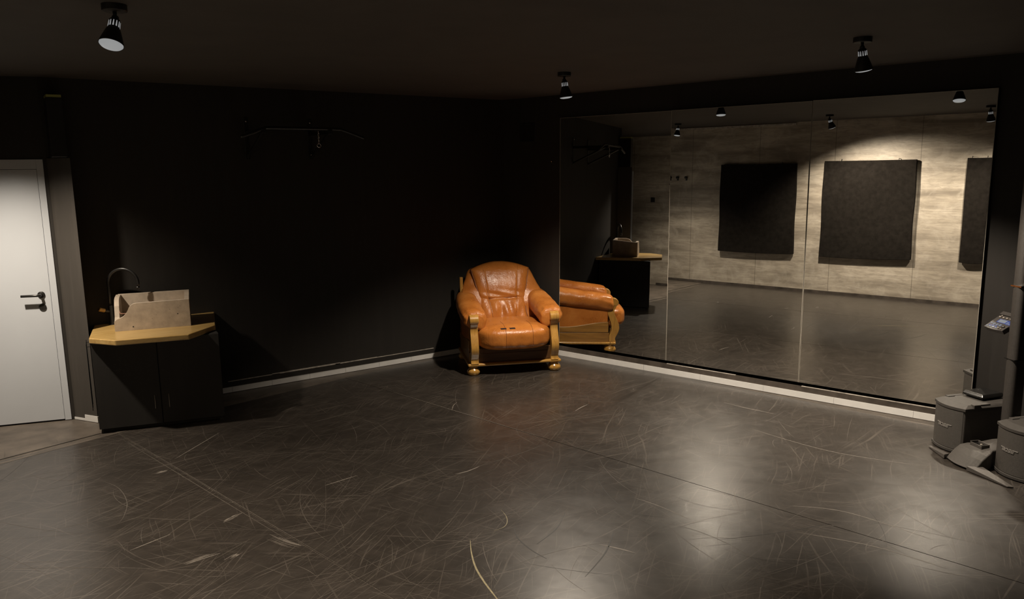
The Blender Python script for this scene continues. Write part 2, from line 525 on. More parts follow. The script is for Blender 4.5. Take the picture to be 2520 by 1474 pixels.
mb = MB()
mb.box((-11, -13, -0.12), (4, 0.6, -0.004), 1)
sheet(mb, -2.6, -0.003, -1.15, -0.595)
sheet(mb, 0.003, 2.075, -0.585, -0.20)
sheet(mb, 2.081, 4.20, -0.195, 0.0)
SCUFFS = [
    ([(-2.779, -3.698), (-2.845, -3.814), (-2.907, -3.948), (-2.948, -4.085), (-2.981, -4.237), (-2.997, -4.309)], 0.012, 3),
    ([(-2.735, -3.75), (-2.80, -3.87), (-2.865, -4.02), (-2.905, -4.15)], 0.005, 2),
    ([(-2.436, -3.491), (-2.459, -3.574), (-2.498, -3.641), (-2.547, -3.679), (-2.619, -3.685)], 0.005, 3),
    ([(-2.372, -2.872), (-2.283, -2.88), (-2.174, -2.858)], 0.014, 2),
    ([(-2.174, -2.858), (-1.85, -2.835), (-1.532, -2.786)], 0.005, 2),
    ([(-3.675, -3.762), (-3.632, -3.751), (-2.752, -3.542), (-2.254, -3.512)], 0.004, 2),
    ([(-0.907, -2.337), (-0.804, -2.293), (-0.7, -2.261)], 0.012, 2),
    ([(-1.692, -1.699), (-1.612, -1.593), (-1.54, -1.533)], 0.008, 2),
    ([(-4.07, -3.036), (-3.979, -3.026), (-3.886, -3.021)], 0.030, 2),
    ([(-3.884, -3.124), (-3.823, -3.091)], 0.022, 2),
    ([(-3.973, -1.66), (-3.915, -1.653), (-3.87, -1.643)], 0.035, 2),
    ([(-3.765, -2.665), (-3.73, -2.646), (-3.691, -2.63)], 0.045, 2),
    ([(-3.631, -2.988), (-3.586, -3.12), (-3.527, -3.232)], 0.022, 2),
    ([(-4.837, -2.527), (-4.636, -2.667), (-4.436, -2.812), (-4.239, -2.974), (-4.118, -3.124), (-4.04, -3.277)], 0.004, 2),
    ([(-4.272, -1.534), (-4.187, -1.761), (-4.178, -2.032), (-4.226, -2.238), (-4.272, -2.333)], 0.005, 2),
    ([(0.23, -2.914), (0.245, -3.11), (0.273, -3.228), (0.3, -3.381)], 0.010, 2),
    ([(-1.706, -3.834), (-1.672, -4.001), (-1.662, -4.24)], 0.007, 2),
    ([(-2.51, -3.724), (-2.562, -3.834), (-2.581, -3.986), (-2.574, -4.097)], 0.009, 4),
    ([(-2.165, -3.743), (-2.323, -3.866), (-2.524, -3.947)], 0.009, 4),
    ([(-2.107, -4.089), (-2.293, -4.229), (-2.534, -4.348)], 0.009, 4),
    ([(-2.26, -4.145), (-2.203, -4.254), (-2.174, -4.329)], 0.012, 2),
    ([(-3.122, -2.531), (-2.889, -2.504)], 0.010, 2),
    ([(-3.785, -1.459), (-3.385, -1.082)], 0.010, 2),
    ([(-4.272, -2.716), (-4.058, -2.648)], 0.010, 2),
    ([(-1.073, -4.455), (-0.887, -4.697), (-0.829, -5.166)], 0.007, 2),
    ([(-0.141, -3.411), (-0.096, -4.093), (0.158, -4.657)], 0.007, 2),
    ([(-1.322, -4.68), (-1.144, -5.012), (-1.076, -5.345)], 0.007, 2),
]
for pts, w, mi in SCUFFS:
    if w >= 0.02:       # a rubbed patch: a bundle of short strokes
        for k in range(7):
            d = random.uniform(-0.5, 0.5) * w; e = random.uniform(-0.03, 0.03)
            q = catmull(pts, 8); a = random.randint(0, len(q) // 3); b = random.randint(2 * len(q) // 3, len(q))
            mb.ribbon([(v.x + e + d * 0.4, v.y + d) for v in q[a:b]], random.uniform(0.15, 0.4) * w, 0.0006 + 0.00002 * k, 5 if k % 2 else 2)
    else:
        mb.ribbon(catmull(pts, 8), w * 0.8, 0.0006, 5 if mi == 2 and w > 0.0065 else mi)
# seam weld lines and the fine random arcs dancers leave
O0 = Vector((-3.94, -1.0, 0))
for q, a, b in ((0.006, 0.0, 3.0), (2.083, 0.15, 2.1), (-0.03, 0.2, 2.6)):
    mb.ribbon([O0 + SP * q + SD * (a + (b - a) * k / 12 - (0.4 if q < 1 else 0)) for k in range(13)], 0.005, 0.0005, 5 if q > 1 else 2)
for i in range(420):
    x = random.uniform(-4.9, 0.6); y = random.uniform(-6.0, -0.5)
    a = random.uniform(0, 2 * pi); L = random.choice((0.12, 0.2, 0.3, 0.5, 0.8)); bend = random.gauss(0, 0.5)
    pts = []
    for k in range(9):
        pts.append((x, y)); x += cos(a) * L / 8; y += sin(a) * L / 8; a += bend / 8
    mb.ribbon(pts, random.choice((0.0016, 0.002, 0.0028)), 0.0004 + 0.0000005 * i, 2 if random.random() < 0.8 else 4)
# peeled remains of adhesive strip in front of the door
for (x0, y0, x1, y1, w) in ((-5.6, -1.03, -3.93, -0.57, 0.035), (-5.6, -0.93, -4.05, -0.50, 0.02)):
    mb.ribbon([(x0 + (x1 - x0) * k / 8, y0 + (y1 - y0) * k / 8) for k in range(9)], w, 0.0008, 1, False)
floor = struct(mb.build('floor', [MAT['floor'], MAT['subfloor'], MAT['scuff'], MAT['scuff_y'], MAT['scuff_d'], MAT['scuff_b']], recalc=False))

mb = MB(); mb.box((-11, -13, H), (4, 0.6, H + 0.12))
struct(mb.build('ceiling', MAT['ceil']))

# back wall with the door opening
DX0, DX1, DH = -5.21, -4.258, 2.077
mb = MB()
mb.box((-4.236, 0, 0), (0.25, 0.16, H))
struct(mb.build('wall_back', MAT['wall']))
# the entrance wall turns away from the back wall by 17 degrees
DM = Matrix.Translation((-4.258, 0.008, 0)) @ Matrix.Rotation(math.atan2(-0.296, 0.955), 4, 'Z')
DX0, DX1 = -0.955, 0.0
mb = MB(); mb.T = DM
mb.box((-2.7, 0, 0), (DX0, 0.16, H)); mb.box((DX0, 0, DH), (DX1, 0.16, H)); mb.box((DX1, 0, 0), (0.03, 0.16, H))
struct(mb.build('wall_entrance', MAT['wall']))

# mirror wall (runs on past the mirrors to the right)
mb = MB(); wallbox(mb, 0.0, 8.6, 0.05, 0.2, 0, H)
struct(mb.build('wall_right', m_black_paint('brown_black_wall_paint', (0.022, 0.019, 0.0165))))

# panelled concrete-look wall opposite, with the opening the photographer stands in
mb = MB(); wallbox(mb, -2.4, 3.86, CW - 0.16, CW, 0, H)
struct(mb.build('wall_left', MAT['concrete']))
mb = MB(); wallbox(mb, 3.86, 8.6, -7.6, -7.45, 0, H); wallbox(mb, 3.71, 3.86, -7.6, CW - 0.16, 0, H); wallbox(mb, 8.6, 8.75, -7.6, 0.2, 0, H)
struct(mb.build('wall_front', MAT['wall']))
mb = MB(); wallbox(mb, -1.45, 3.86, CW, CW + 0.012, 0.0, 0.04)
struct(mb.build('baseboard_left', MAT['rail']))
mb = MB(); wallbox(mb, -1.15, 1.0, CW, CW + 0.02, H - 0.045, H - 0.015)
struct(mb.build('trim_1', MAT['chip']))
mb = MB(); wallbox(mb, -2.035, -1.99, CW, CW + 0.03, 0.0, 2.07)
struct(mb.build('trim_5', MAT['door']))

# pier beside the door
mb = MB(); mb.prism([(-4.172, -0.105), (-4.098, -0.225), (-4.092, 0.0), (-4.235, 0.0)], 0.0, 2.085)
pier = struct(mb.build('trim_2', m_black_paint('black_pier_paint', (0.056, 0.049, 0.042)), bevel=0.003))
mb = MB(); mb.prism([(-4.176, -0.108), (-4.100, -0.229), (-4.092, -0.223), (-4.17, -0.10)], 0.0, 0.05)
mb.prism([(-4.240, -0.004), (-4.176, -0.108), (-4.172, -0.105), (-4.236, -0.001)], 0.0, 0.018)
struct(mb.build('baseboard_front', MAT['tile']))

# skirting of the back wall: white tiles below, black rail with a scraped edge above
mb = MB()
x = -4.08; k = 0
while x < -0.03:
    x2 = min(x + 0.364, -0.012)
    mb.box((x + 0.001, -0.012, 0.0), (x2 - 0.001, 0.0, 0.053)); x = x2
mb.box((-4.08, -0.010, 0.0), (-0.012, 0.0, 0.052), 1)
struct(mb.build('baseboard_back', [MAT['tile'], MAT['grout']]))
mb = MB()
mb.box((-4.08, -0.016, 0.053), (-0.012, 0.0, 0.102))
for (a, b, w) in ((-3.02, -2.55, 0.004), (-2.62, -1.95, 0.009), (-2.0, -1.55, 0.006), (-1.55, -0.9, 0.003)):
    mb.box((a, -0.019, 0.100), (b, -0.001, 0.100 + w), 1)
struct(mb.build('trim_3', [MAT['rail'] if False else MAT['wall'], MAT['chip']]))
# skirting of the mirror wall
mb = MB()
s = 0.012
while s < 8.5:
    s2 = s + 0.60
    wallbox(mb, s + 0.0008, s2 - 0.0008, 0.0, 0.05, 0.0, 0.053); s = s2
struct(mb.build('baseboard_right', MAT['tile']))
mb = MB(); wallbox(mb, 0.012, 8.5, 0.006, 0.05, 0.053, 0.100)
for (a, b) in ((2.06, 2.75), (3.34, 4.55)):
    wallbox(mb, a, b, 0.005, 0.05, 0.0995, 0.1035, 1)
wallbox(mb, 0.79, 4.60, 0.040, 0.0505, 0.1035, 0.136, 2)  # black strip paints in the mirrors' dark backing and the shade beneath them
struct(mb.build('trim_4', [MAT['rail'], MAT['chip'], MAT['void']]))

# door
door = thing('door_1', 'white lacquered interior door at the left end of the back wall', 'door', mat=DM @ Matrix.Translation((-0.5, 0, 0)))
door['kind'] = 'structure'
dx = 0.5
mb = MB()
mb.box((DX1 - 0.047 + dx, -0.008, 0), (DX1 + dx, 0.16, DH)); mb.box((DX0 + dx, -0.008, 0), (DX0 + 0.047 + dx, 0.16, DH)); mb.box((DX0 + 0.047 + dx, -0.008, DH - 0.073), (DX1 - 0.047 + dx, 0.16, DH))
mb.build('door_frame', MAT['door'], door, bevel=0.002)
mb = MB(); mb.box((DX0 + 0.05 + dx, -0.006, 0.008), (DX1 - 0.0495 + dx, 0.034, DH - 0.076))
leaf = mb.build('door_leaf', MAT['door'], door, bevel=0.0015)
hx = -0.113 + dx
mb = MB()
mb.lathe([(0.026, 0.0), (0.026, 0.008), (0.024, 0.010)], 28, (hx, -0.006, 1.032), (0, -1, 0))
mb.tube([(hx, -0.014, 1.032), (hx, -0.045, 1.032), (hx - 0.006, -0.056, 1.032), (hx - 0.02, -0.060, 1.032), (hx - 0.128, -0.060, 1.033)], [0.011, 0.011, 0.0105, 0.010, 0.010], 14)
mb.build('door_handle', MAT['blackmetal'], door, smooth=True)
mb = MB(); mb.lathe([(0.026, 0.0), (0.026, 0.008), (0.024, 0.010)], 28, (hx, -0.006, 0.935), (0, -1, 0))
mb.box((hx - 0.003, -0.018, 0.925), (hx + 0.003, -0.015, 0.943))
mb.build('keyhole_plate', MAT['blackmetal'], door)

# ------------------------------------------------------------------ mirrors
MTOP, MBOT = 2.457, 0.134


def mirror(name, s0, s1, tilt, label, mat, ztop=MTOP):
    o = thing(name, label, 'mirror', W((s0 + s1) / 2, 0.0, 0), 0.0, 'mirror panels along the right wall')
    base = W((s0 + s1) / 2, 0.0, 0)
    def P(s, n, z):      # leaning back by tilt about the floor line
        return W(s, n * cos(tilt) + z * sin(tilt), z * cos(tilt) - n * sin(tilt)) - base
    def slab(mb, a, b, n0, n1, z0, z1):
        mb.prism3([P(a, n0, z0), P(b, n0, z0), P(b, n1, z0), P(a, n1, z0)], [P(a, n0, z1), P(b, n0, z1), P(b, n1, z1), P(a, n1, z1)])
    g = MB(); slab(g, s0 + 0.003, s1 - 0.003, 0.0, 0.004, MBOT, ztop)
    go = g.build('mirror_glass', mat, o)
    e = MB()
    slab(e, s0, s0 + 0.003, -0.0005, 0.005, MBOT, ztop); slab(e, s1 - 0.003, s1, -0.0005, 0.005, MBOT, ztop); slab(e, s0, s1, -0.0005, 0.005, ztop, ztop + 0.003)
    e.build('ground_edge', MAT['edge'], o)
    b = MB(); slab(b, s0 + 0.02, s1 - 0.02, 0.0045, 0.009, MBOT + 0.01, ztop - 0.01)
    b.build('backing_board', MAT['wall'], o)
    return o


mirror('wall_mirror', 0.786, 2.051, 0.01419, 'tall frameless mirror panel nearest the armchair', MAT['mirror'])
mirror('wall_mirror', 2.055, 3.314, 0.00428, 'tall frameless middle mirror panel of the three', MAT['mirror'])
mirror('wall_mirror', 3.318, 4.590, 0.00428, 'tall frameless mirror panel beside the speakers, smeared at its upper corner', MAT['mirror_smear'], MTOP + 0.004)

# ------------------------------------------------------------------ ceiling spotlights


def spotlight(x, y, aim, watt, label, size=122, spin=0.0, blend=0.6):
    o = thing('ceiling_spotlight', label, 'spotlight', (x, y, H), spin, 'black ceiling spotlights')
    mb = MB(); mb.lathe([(0.0525, 0.0), (0.0525, -0.026), (0.050, -0.030)], 36)
    mb.build('canopy', MAT['lampblack'], o, bevel=0.001)
    a = Vector(aim).normalized()
    j = Vector((0, 0, -0.058))
    mb = MB(); mb.tube([(0, 0, -0.029), (0, 0, -0.045), (0, 0, -0.056)], [0.009, 0.008, 0.010], 14)
    mb.lathe([(0.002, -0.013), (0.012, -0.010), (0.0145, 0.0), (0.012, 0.010), (0.002, 0.013)], 18, j, (1, 0.3, 0))
    mb.build('swivel_joint', MAT['lampblack'], o, smooth=True)
    q = Vector((0, 0, -1)).rotation_difference(a).to_matrix()
    def T(p): return j + q @ Vector(p)
    axis = a
    mb = MB()
    # neck and flared shade, open at the mouth
    mb.lathe([(0.008, 0.0), (0.018, 0.006), (0.0235, 0.012), (0.0245, 0.050), (0.029, 0.056), (0.040, 0.088), (0.0505, 0.122), (0.0530, 0.130), (0.0515, 0.131), (0.0490, 0.124), (0.047, 0.118)], 40, j, axis, cap1=False)
    mb.build('shade', MAT['lampblack'], o, smooth=True)
    mb = MB(); mb.lathe([(0.001, 0.1405), (0.028, 0.1395), (0.044, 0.1355), (0.0490, 0.1300), (0.0485, 0.1250), (0.001, 0.122)], 40, j, axis)
    mb.build('bulb', MAT['bulb'], o, smooth=True)
    mb = MB()
    for k in range(12):
        t = 2 * pi * k / 12
        c, s_ = cos(t), sin(t)
        r = 0.0246
        tw = 0.0026
        def Q(r_, dt, z): return T((r_ * c - dt * s_, r_ * s_ + dt * c, -z))
        mb.prism3([Q(r, -tw * 0.6, 0.019), Q(r, tw * 0.6, 0.019), Q(r - 0.002, tw * 0.6, 0.019), Q(r - 0.002, -tw * 0.6, 0.019)],
                  [Q(r + 0.0008, -tw * 1.2, 0.046), Q(r + 0.0008, tw * 1.2, 0.046), Q(r - 0.002, tw * 1.2, 0.046), Q(r - 0.002, -tw * 1.2, 0.046)])
    mb.build('vent_slots', MAT['slot'], o)
    ld = bpy.data.lights.new('spot_beam', 'SPOT')
    ld.energy = watt; ld.color = LAMP_COL; ld.spot_size = radians(size); ld.spot_blend = blend; ld.shadow_soft_size = 0.04
    lo = bpy.data.objects.new('spot_beam', ld); col.objects.link(lo)
    lo.parent = o
    lo.location = j + a * 0.150
    lo.rotation_euler = Vector((0, 0, -1)).rotation_difference(a).to_euler()
    return o


spotlight(-4.154, -3.045, (-0.34, -0.24, -1), LAMP_W * 2.0, 'lit ceiling spotlight nearest the camera, top left of the photo', size=134, spin=0.25)
spotlight(-0.870, -2.165, (0.09, -0.06, -1), LAMP_W * 2.0, 'lit ceiling spotlight hanging in front of the armchair corner', size=121, spin=0.15)
spotlight(-0.355, -4.315, (0.24, -0.02, -1), LAMP_W * 1.9, 'ceiling spotlight turned toward the mirrors, only its black shade showing', size=94, blend=0.5, spin=0.1)
spotlight(-4.88, -0.76, (0.12, 0.04, -1), LAMP_W * 1.7, 'ceiling spotlight by the door, seen as the leftmost lamp in the mirrors', size=110, blend=0.95, spin=0.4)
spotlight(-3.62, -4.90, (-0.20, -0.06, -1), LAMP_W * 1.5, 'ceiling spotlight showing only at the right rim of the mirrors', size=140, spin=0.3)

# ------------------------------------------------------------------ armchair
AX = Vector((0.910, -0.4146, 0)); AY = Vector((0.4146, 0.910, 0))
AM = Matrix.Identity(4)
for r in range(3):
    AM[r][0] = AX[r]; AM[r][1] = AY[r]; AM[r][2] = (0, 0, 1)[r]
AM[0][3], AM[1][3], AM[2][3] = -0.594, -1.065, 0.0
chair = thing('armchair', 'tan leather armchair with carved oak frame in the corner', 'armchair', mat=AM)
hw = 0.46

for sx in (-1, 1):
    for y in (0.045, 0.70):
        mb = MB(); mb.lathe([(0.030, 0.0), (0.052, 0.004), (0.062, 0.020), (0.064, 0.036), (0.056, 0.054), (0.040, 0.066), (0.037, 0.072), (0.046, 0.077), (0.046, 0.084), (0.040, 0.0895)], 28, (sx * (hw - 0.058), y, 0))
        mb.build('foot', MAT['oak'], chair, smooth=True)
mb = MB()
mb.box((-hw, -0.012, 0.089), (hw, 0.05, 0.116)); mb.box((-hw, 0.05, 0.089), (-hw + 0.07, 0.76, 0.116)); mb.box((hw - 0.07, 0.05, 0.089), (hw, 0.76, 0.116)); mb.box((-hw + 0.07, 0.70, 0.089), (hw - 0.07, 0.76, 0.116))
mb.build('base_moulding', MAT['oakx'], chair, bevel=0.011, seg=4)
mb = MB(); mb.box((-0.36, 0.028, 0.114), (0.36, 0.05, 0.25))
mb.box((-0.345, 0.024, 0.125), (0.345, 0.03, 0.205))
mb.build('front_apron', MAT['oakdark'], chair, bevel=0.003)
# S-curved front posts
front = [(0.012, 0.575), (-0.012, 0.56), (-0.020, 0.535), (-0.014, 0.505), (0.004, 0.465), (0.006, 0.425), (-0.016, 0.37), (-0.040, 0.31), (-0.048, 0.26), (-0.034, 0.21), (-0.010, 0.165), (-0.006, 0.14), (-0.016, 0.114)]
back = [(0.068, 0.114), (0.070, 0.15), (0.052, 0.20), (0.036, 0.25), (0.040, 0.31), (0.060, 0.37), (0.078, 0.425), (0.078, 0.465), (0.088, 0.505), (0.092, 0.535), (0.084, 0.565), (0.055, 0.58)]
fc = [(p.x, p.y) for p in catmull(front, 4)]
bc = [(p.x, p.y) for p in catmull(back, 4)]
for sx in (-1, 1):
    mb = MB(); cxp = sx * 0.393
    mb.prism(fc + bc, cxp - 0.037, cxp + 0.037, 'x')
    p = mb.build('front_post', MAT['oak'], chair, bevel=0.010, seg=3, angle=50)
    mb = MB()
    prof = [(-0.028, 0.515), (-0.034, 0.535), (-0.030, 0.562), (-0.012, 0.582), (0.02, 0.592), (0.06, 0.592), (0.088, 0.578), (0.098, 0.545), (0.094, 0.515), (0.03, 0.508)]
    mb.prism([(q.x, q.y) for q in catmull(prof, 3)], cxp - 0.0435, cxp + 0.0435, 'x')
    mb.build('post_cap', MAT['oak'], chair, bevel=0.012, seg=3, angle=50)
    # side boards
    mb = MB(); mb.box((sx * 0.425 - 0.012, 0.06, 0.114), (sx * 0.425 + 0.012, 0.75, 0.215))
    mb.build('lower_side_board', MAT['oaky'], chair, bevel=0.004)
    top = [(0.07, 0.335)] + [(0.07 + 0.68 * k / 20, 0.335 - 0.055 * (0.5 - 0.5 * cos(pi * min(1, k / 14)))) for k in range(1, 21)]
    mb = MB(); mb.prism([(0.75, 0.219), (0.07, 0.219)] + top, sx * 0.430 - 0.013, sx * 0.430 + 0.013, 'x')
    mb.build('upper_side_board', MAT['oaky'], chair, bevel=0.006)
    mb = MB(); mb.box((sx * 0.412 - 0.02, 0.075, 0.27), (sx * 0.412 + 0.02, 0.74, 0.55))
    mb.build('leather_side_panel', MAT['leather'], chair, bevel=0.012, seg=3)
    # rolled arm
    st = [(0.840, 0.350, 0.625, 0.070, 0.075), (0.76, 0.368, 0.622, 0.104, 0.100), (0.60, 0.378, 0.605, 0.114, 0.100), (0.42, 0.382, 0.584, 0.118, 0.094), (0.27, 0.383, 0.568, 0.120, 0.090),
          (0.16, 0.381, 0.556, 0.120, 0.090), (0.090, 0.378, 0.546, 0.116, 0.089), (0.050, 0.374, 0.538, 0.109, 0.086), (0.030, 0.370, 0.528, 0.096, 0.078), (0.018, 0.366, 0.520, 0.074, 0.060), (0.012, 0.365, 0.515, 0.040, 0.033)]
    rings = []
    N = 44
    dense = []
    for i in range(len(st) - 1):
        for k in range(5):
            t = k / 5
            dense.append(tuple(st[i][c_] * (1 - t) + st[i + 1][c_] * t for c_ in range(5)))
    dense.append(st[-1])
    for y, cx, cz, rx, rz in dense:
        ring = []
        for k in range(N):
            a = 2 * pi * k / N
            c_, s_ = cos(a), sin(a)
            e = 0.86
            xx = abs(c_) ** e * (1 if c_ > 0 else -1); zz = abs(s_) ** e * (1 if s_ > 0 else -1)
            # gathered folds near the front end
            g = math.exp(-((y - 0.06) / 0.07) ** 2)
            fold = 1 + 0.035 * g * sin(9 * a + 1.3 * sx) + 0.015 * sin(37 * y + 3 * a) * (1 if y > 0.06 else 0.4)
            drop = -0.05 * max(0, -s_) * max(0, -c_)
            inner = 0.02 * max(0, -c_) * g
            ring.append((sx * (cx + rx * xx * fold), y - inner * 0.3, cz + rz * zz * fold + drop))
        rings.append(ring)
    mb = MB(); mb.loft(rings)
    mb.build('arm_pad', MAT['leather'], chair, smooth=True, subsurf=1)


# seat cushion: Lp ball
def lp_ball(mb, c, half, p, n=22, mod=None):
    vs = []; fs = []; idx = {}
    def key(d): return tuple(round(x, 5) for x in d)
    def put(d):
        k = key(d)
        if k not in idx:
            q = sum(abs(x) ** p for x in d) ** (1 / p)
            P = [c[i] + half[i] * d[i] / q for i in range(3)]
            if mod: P = mod(P)
            idx[k] = len(vs); vs.append(P)
        return idx[k]
    for ax in range(3):
        for sg in (-1, 1):
            for i in range(n):
                for j in range(n):
                    quad = []
                    for (di, dj) in ((0, 0), (1, 0), (1, 1), (0, 1)):
                        u = math.tan((2 * (i + di) / n - 1) * pi / 4); v = math.tan((2 * (j + dj) / n - 1) * pi / 4)
                        d = [0, 0, 0]; d[ax] = sg; d[(ax + 1) % 3] = u; d[(ax + 2) % 3] = v
                        quad.append(put(d))
                    fs.append(quad if sg > 0 else quad[::-1])
    mb.add(vs, fs)


SC, SH, SPW = (0.0, 0.235, 0.355), (0.366, 0.375, 0.122), 3.6


def seat_mod(P):
    x, y, z = P
    if z > 0.35: z += 0.012 * math.exp(-((y + 0.02) / 0.14) ** 2)          # rolled front edge
    if y < -0.05: y += 0.004 * sin(x * 60) * math.exp(-((z - 0.27) / 0.05) ** 2)
    ex = max(0.0, abs(x) - 0.33)
    y += 0.006 * sin(z * 130) * (ex / 0.04) * (1 if y < 0 else 0)
    return [x, y, z]


mb = MB(); lp_ball(mb, SC, SH, SPW, 26, seat_mod)
seat = mb.build('seat_cushion', MAT['leather'], chair, smooth=True, subsurf=1)


def seat_pt(x, phi, lift=0.0):
    # phi 0 = top, pi/2 = front
    rem = (1 - abs((x - SC[0]) / SH[0]) ** SPW) ** (1 / SPW)
    d = (sin(phi), cos(phi))
    q = (abs(d[0]) ** SPW + abs(d[1]) ** SPW) ** (1 / SPW)
    P = seat_mod([x, SC[1] - SH[1] * d[0] / q * rem, SC[2] + SH[2] * d[1] / q * rem])
    return Vector((P[0], P[1] - lift * d[0], P[2] + lift * d[1]))


for xs in (-0.105, 0.155):
    mb = MB(); mb.tube([seat_pt(xs, 0.1 + 2.1 * k / 26, -0.0005) for k in range(27)], 0.0024, 8)
    mb.build('seat_seam', MAT['leather_dark'], seat, smooth=True)
for xs, w in ((-0.128, 0.054), (-0.042, 0.054)):
    mb = MB()
    ph = 0.78
    def sp(xx, f): return seat_pt(xx, f, 0.0012)
    rows = [[sp(xs + w * (i / 4 - 0.5) + (0.006 if j else 0), ph + 0.07 * j / 3) for i in range(5)] for j in range(4)]
    vs = [p for r_ in rows for p in r_]
    mb.add(vs, [(j * 5 + i, j * 5 + i + 1, (j + 1) * 5 + i + 1, (j + 1) * 5 + i) for j in range(3) for i in range(4)])
    pt = mb.build('tape_patch', MAT['tape'], seat, recalc=False)
    sm = pt.modifiers.new('thick', 'SOLIDIFY'); sm.thickness = 0.0012


# backrest
def yb(z): return 0.565 + 0.255 * (z - 0.42) / 0.56


WT = [(0.34, 0.36), (0.50, 0.415), (0.58, 0.440), (0.66, 0.440), (0.72, 0.415), (0.78, 0.388), (0.84, 0.362), (0.89, 0.342), (0.915, 0.325), (0.935, 0.29), (0.95, 0.23), (0.962, 0.15), (0.968, 0.06), (0.969, 0.004)]
rings = []
zs = [0.34 + (0.90 - 0.34) * k / 30 for k in range(31)] + [0.91, 0.92, 0.93, 0.94, 0.948, 0.955, 0.96, 0.964, 0.967, 0.969]
N = 64
for z in zs:
    w = interp(WT, z); tk = 1.0 if z < 0.88 else sqrt(max(0.0, 1 - ((z - 0.88) / 0.0895) ** 2))
    ring = []
    for k in range(N):
        a = 2 * pi * k / N; c_, s_ = cos(a), sin(a)
        x = w * abs(c_) ** 0.75 * (1 if c_ > 0 else -1)
        dy = abs(s_) ** 0.75 * (1 if s_ > 0 else -1)
        fwd = -0.10 * (abs(x) / 0.44) ** 2.2 * math.exp(-((z - 0.62) / 0.13) ** 2)
        wr = 0.006 * sin(48 * z + 6 * abs(x)) * (abs(x) / 0.42) ** 2
        ring.append((x, yb(z) + 0.065 + dy * (0.085 if dy < 0 else 0.075) * (0.25 + 0.75 * tk) + fwd + wr * (1 if dy < 0 else 0), z))
    rings.append(ring)
mb = MB(); mb.loft(rings)
wings = mb.build('backrest_wings', MAT['leather'], chair, smooth=True, subsurf=1)

CWT = [(0.40, 0.262), (0.50, 0.238), (0.60, 0.238), (0.70, 0.252), (0.80, 0.276), (0.90, 0.300), (0.93, 0.308)]


def cw(z):
    if z <= 0.93: return interp(CWT, z)
    return 0.308 * sqrt(max(0.0, (0.996 - z) / 0.066))


def seamx(z): return 0.122 + 0.066 * max(0.0, min(1.0, (z - 0.46) / 0.5))


def cfront(x, z):
    w = max(cw(z), 0.01)
    e = min(1.0, abs(x) / w)
    edge = (1 - e ** 6) ** 0.5 if e < 1 else 0.0
    y = yb(z) - 0.012 - 0.040 * edge
    if z > 0.64: y -= 0.024 * sin(pi * min(1, (z - 0.64) / 0.34)) * edge
    else: y -= 0.020 * sin(pi * max(0, min(1, (z - 0.42) / 0.22))) * edge
    y += 0.012 * math.exp(-((z - 0.64) / 0.010) ** 2) * edge * (1 if abs(x) < seamx(z) else 0.3)
    y += 0.008 * math.exp(-((abs(x) - seamx(z)) / 0.009) ** 2) * edge
    if z < 0.64:                                    # gathered pleats of the lumbar pad
        y += 0.009 * sin(x * 62 + 6 * z) * edge * math.exp(-((z - 0.54) / 0.07) ** 2) * (1 if abs(x) < seamx(z) else 0.4)
        y += 0.006 * sin(x * 31 - 22 * z + 1.0) * edge
    else:
        y += 0.007 * sin(x * 20 + 70 * (z - 0.64)) * math.exp(-((z - 0.68) / 0.035) ** 2) * edge
    if z > 0.90:                                    # the crown rolls back over the top
        tt = (z - 0.90) / 0.096
        y += 0.075 * (1 - sqrt(max(0, 1 - tt * tt)))
    return y


rings = []
zs = [0.40 + 0.52 * k / 66 for k in range(67)] + [0.93, 0.94, 0.95, 0.96, 0.97, 0.978, 0.985, 0.990, 0.994, 0.9955]
NF = 60
for z in zs:
    w = max(cw(z), 0.006)
    fr = []
    for k in range(NF + 1):
        u = -1 + 2 * k / NF
        x = w * (sin(u * pi / 2) * 0.55 + u * 0.45)
        fr.append((x, cfront(x, z), z))
    bk = [(w * (1 - 2 * k / 12) * 0.985, yb(z) + 0.035 + (0.075 if z > 0.93 else 0.0) * (z - 0.93) / 0.066, z) for k in range(13)]
    rings.append(fr + bk)
mb = MB(); mb.loft(rings)
cush = mb.build('backrest_cushion', MAT['leather'], chair, smooth=True)
for sx in (-1, 1):
    mb = MB()
    mb.tube([(sx * seamx(z), cfront(sx * seamx(z), z) + 0.0005, z) for z in [0.45 + 0.51 * k / 60 for k in range(61)]], 0.0026, 8)
    mb.build('back_seam', MAT['leather_dark'], cush, smooth=True)
    mb = MB()
    mb.tube([(sx * (cw(z) - 0.0015), cfront(sx * (cw(z) - 0.004), z) + 0.002, z) for z in [0.42 + 0.51 * k / 60 for k in range(61)]], 0.0042, 8)
    mb.build('edge_piping', MAT['leather_dark'], cush, smooth=True)
mb = MB()
mb.tube([(x, cfront(x, 0.64) - 0.0005, 0.64 + 0.006 * sin(x * 15)) for x in [-seamx(0.64) + 2 * seamx(0.64) * k / 24 for k in range(25)]], 0.0026, 8)
mb.build('back_seam', MAT['leather_dark'], cush, smooth=True)
mb = MB(); mb.box((-0.432, 0.725, 0.10), (-0.398, 0.765, 0.86)); mb.box((0.398, 0.725, 0.10), (0.432, 0.765, 0.60)); mb.box((-0.398, 0.732, 0.115), (0.398, 0.758, 0.36))
mb.build('rear_frame', MAT['oak'], chair, bevel=0.008, seg=3)

# ------------------------------------------------------------------ sink corner
HT = 0.752
cab = thing('sink_cabinet', 'black two-door base cabinet under the wooden worktop', 'cabinet', (-3.70, -0.35, 0))
O = Vector((-3.70, -0.35, 0))
FL = Vector((-4.128, -0.545, 0)); FR = Vector((-3.262, -0.785, 0)); BR = Vector((-3.20, -0.02, 0)); BL = Vector((-4.065, -0.02, 0)); 
fd = (FR - FL).normalized(); fn = Vector((fd.y, -fd.x, 0))     # along the front, out of the front
if fn.y > 0: fn = -fn


def pl(*ps): return [p - O for p in ps]


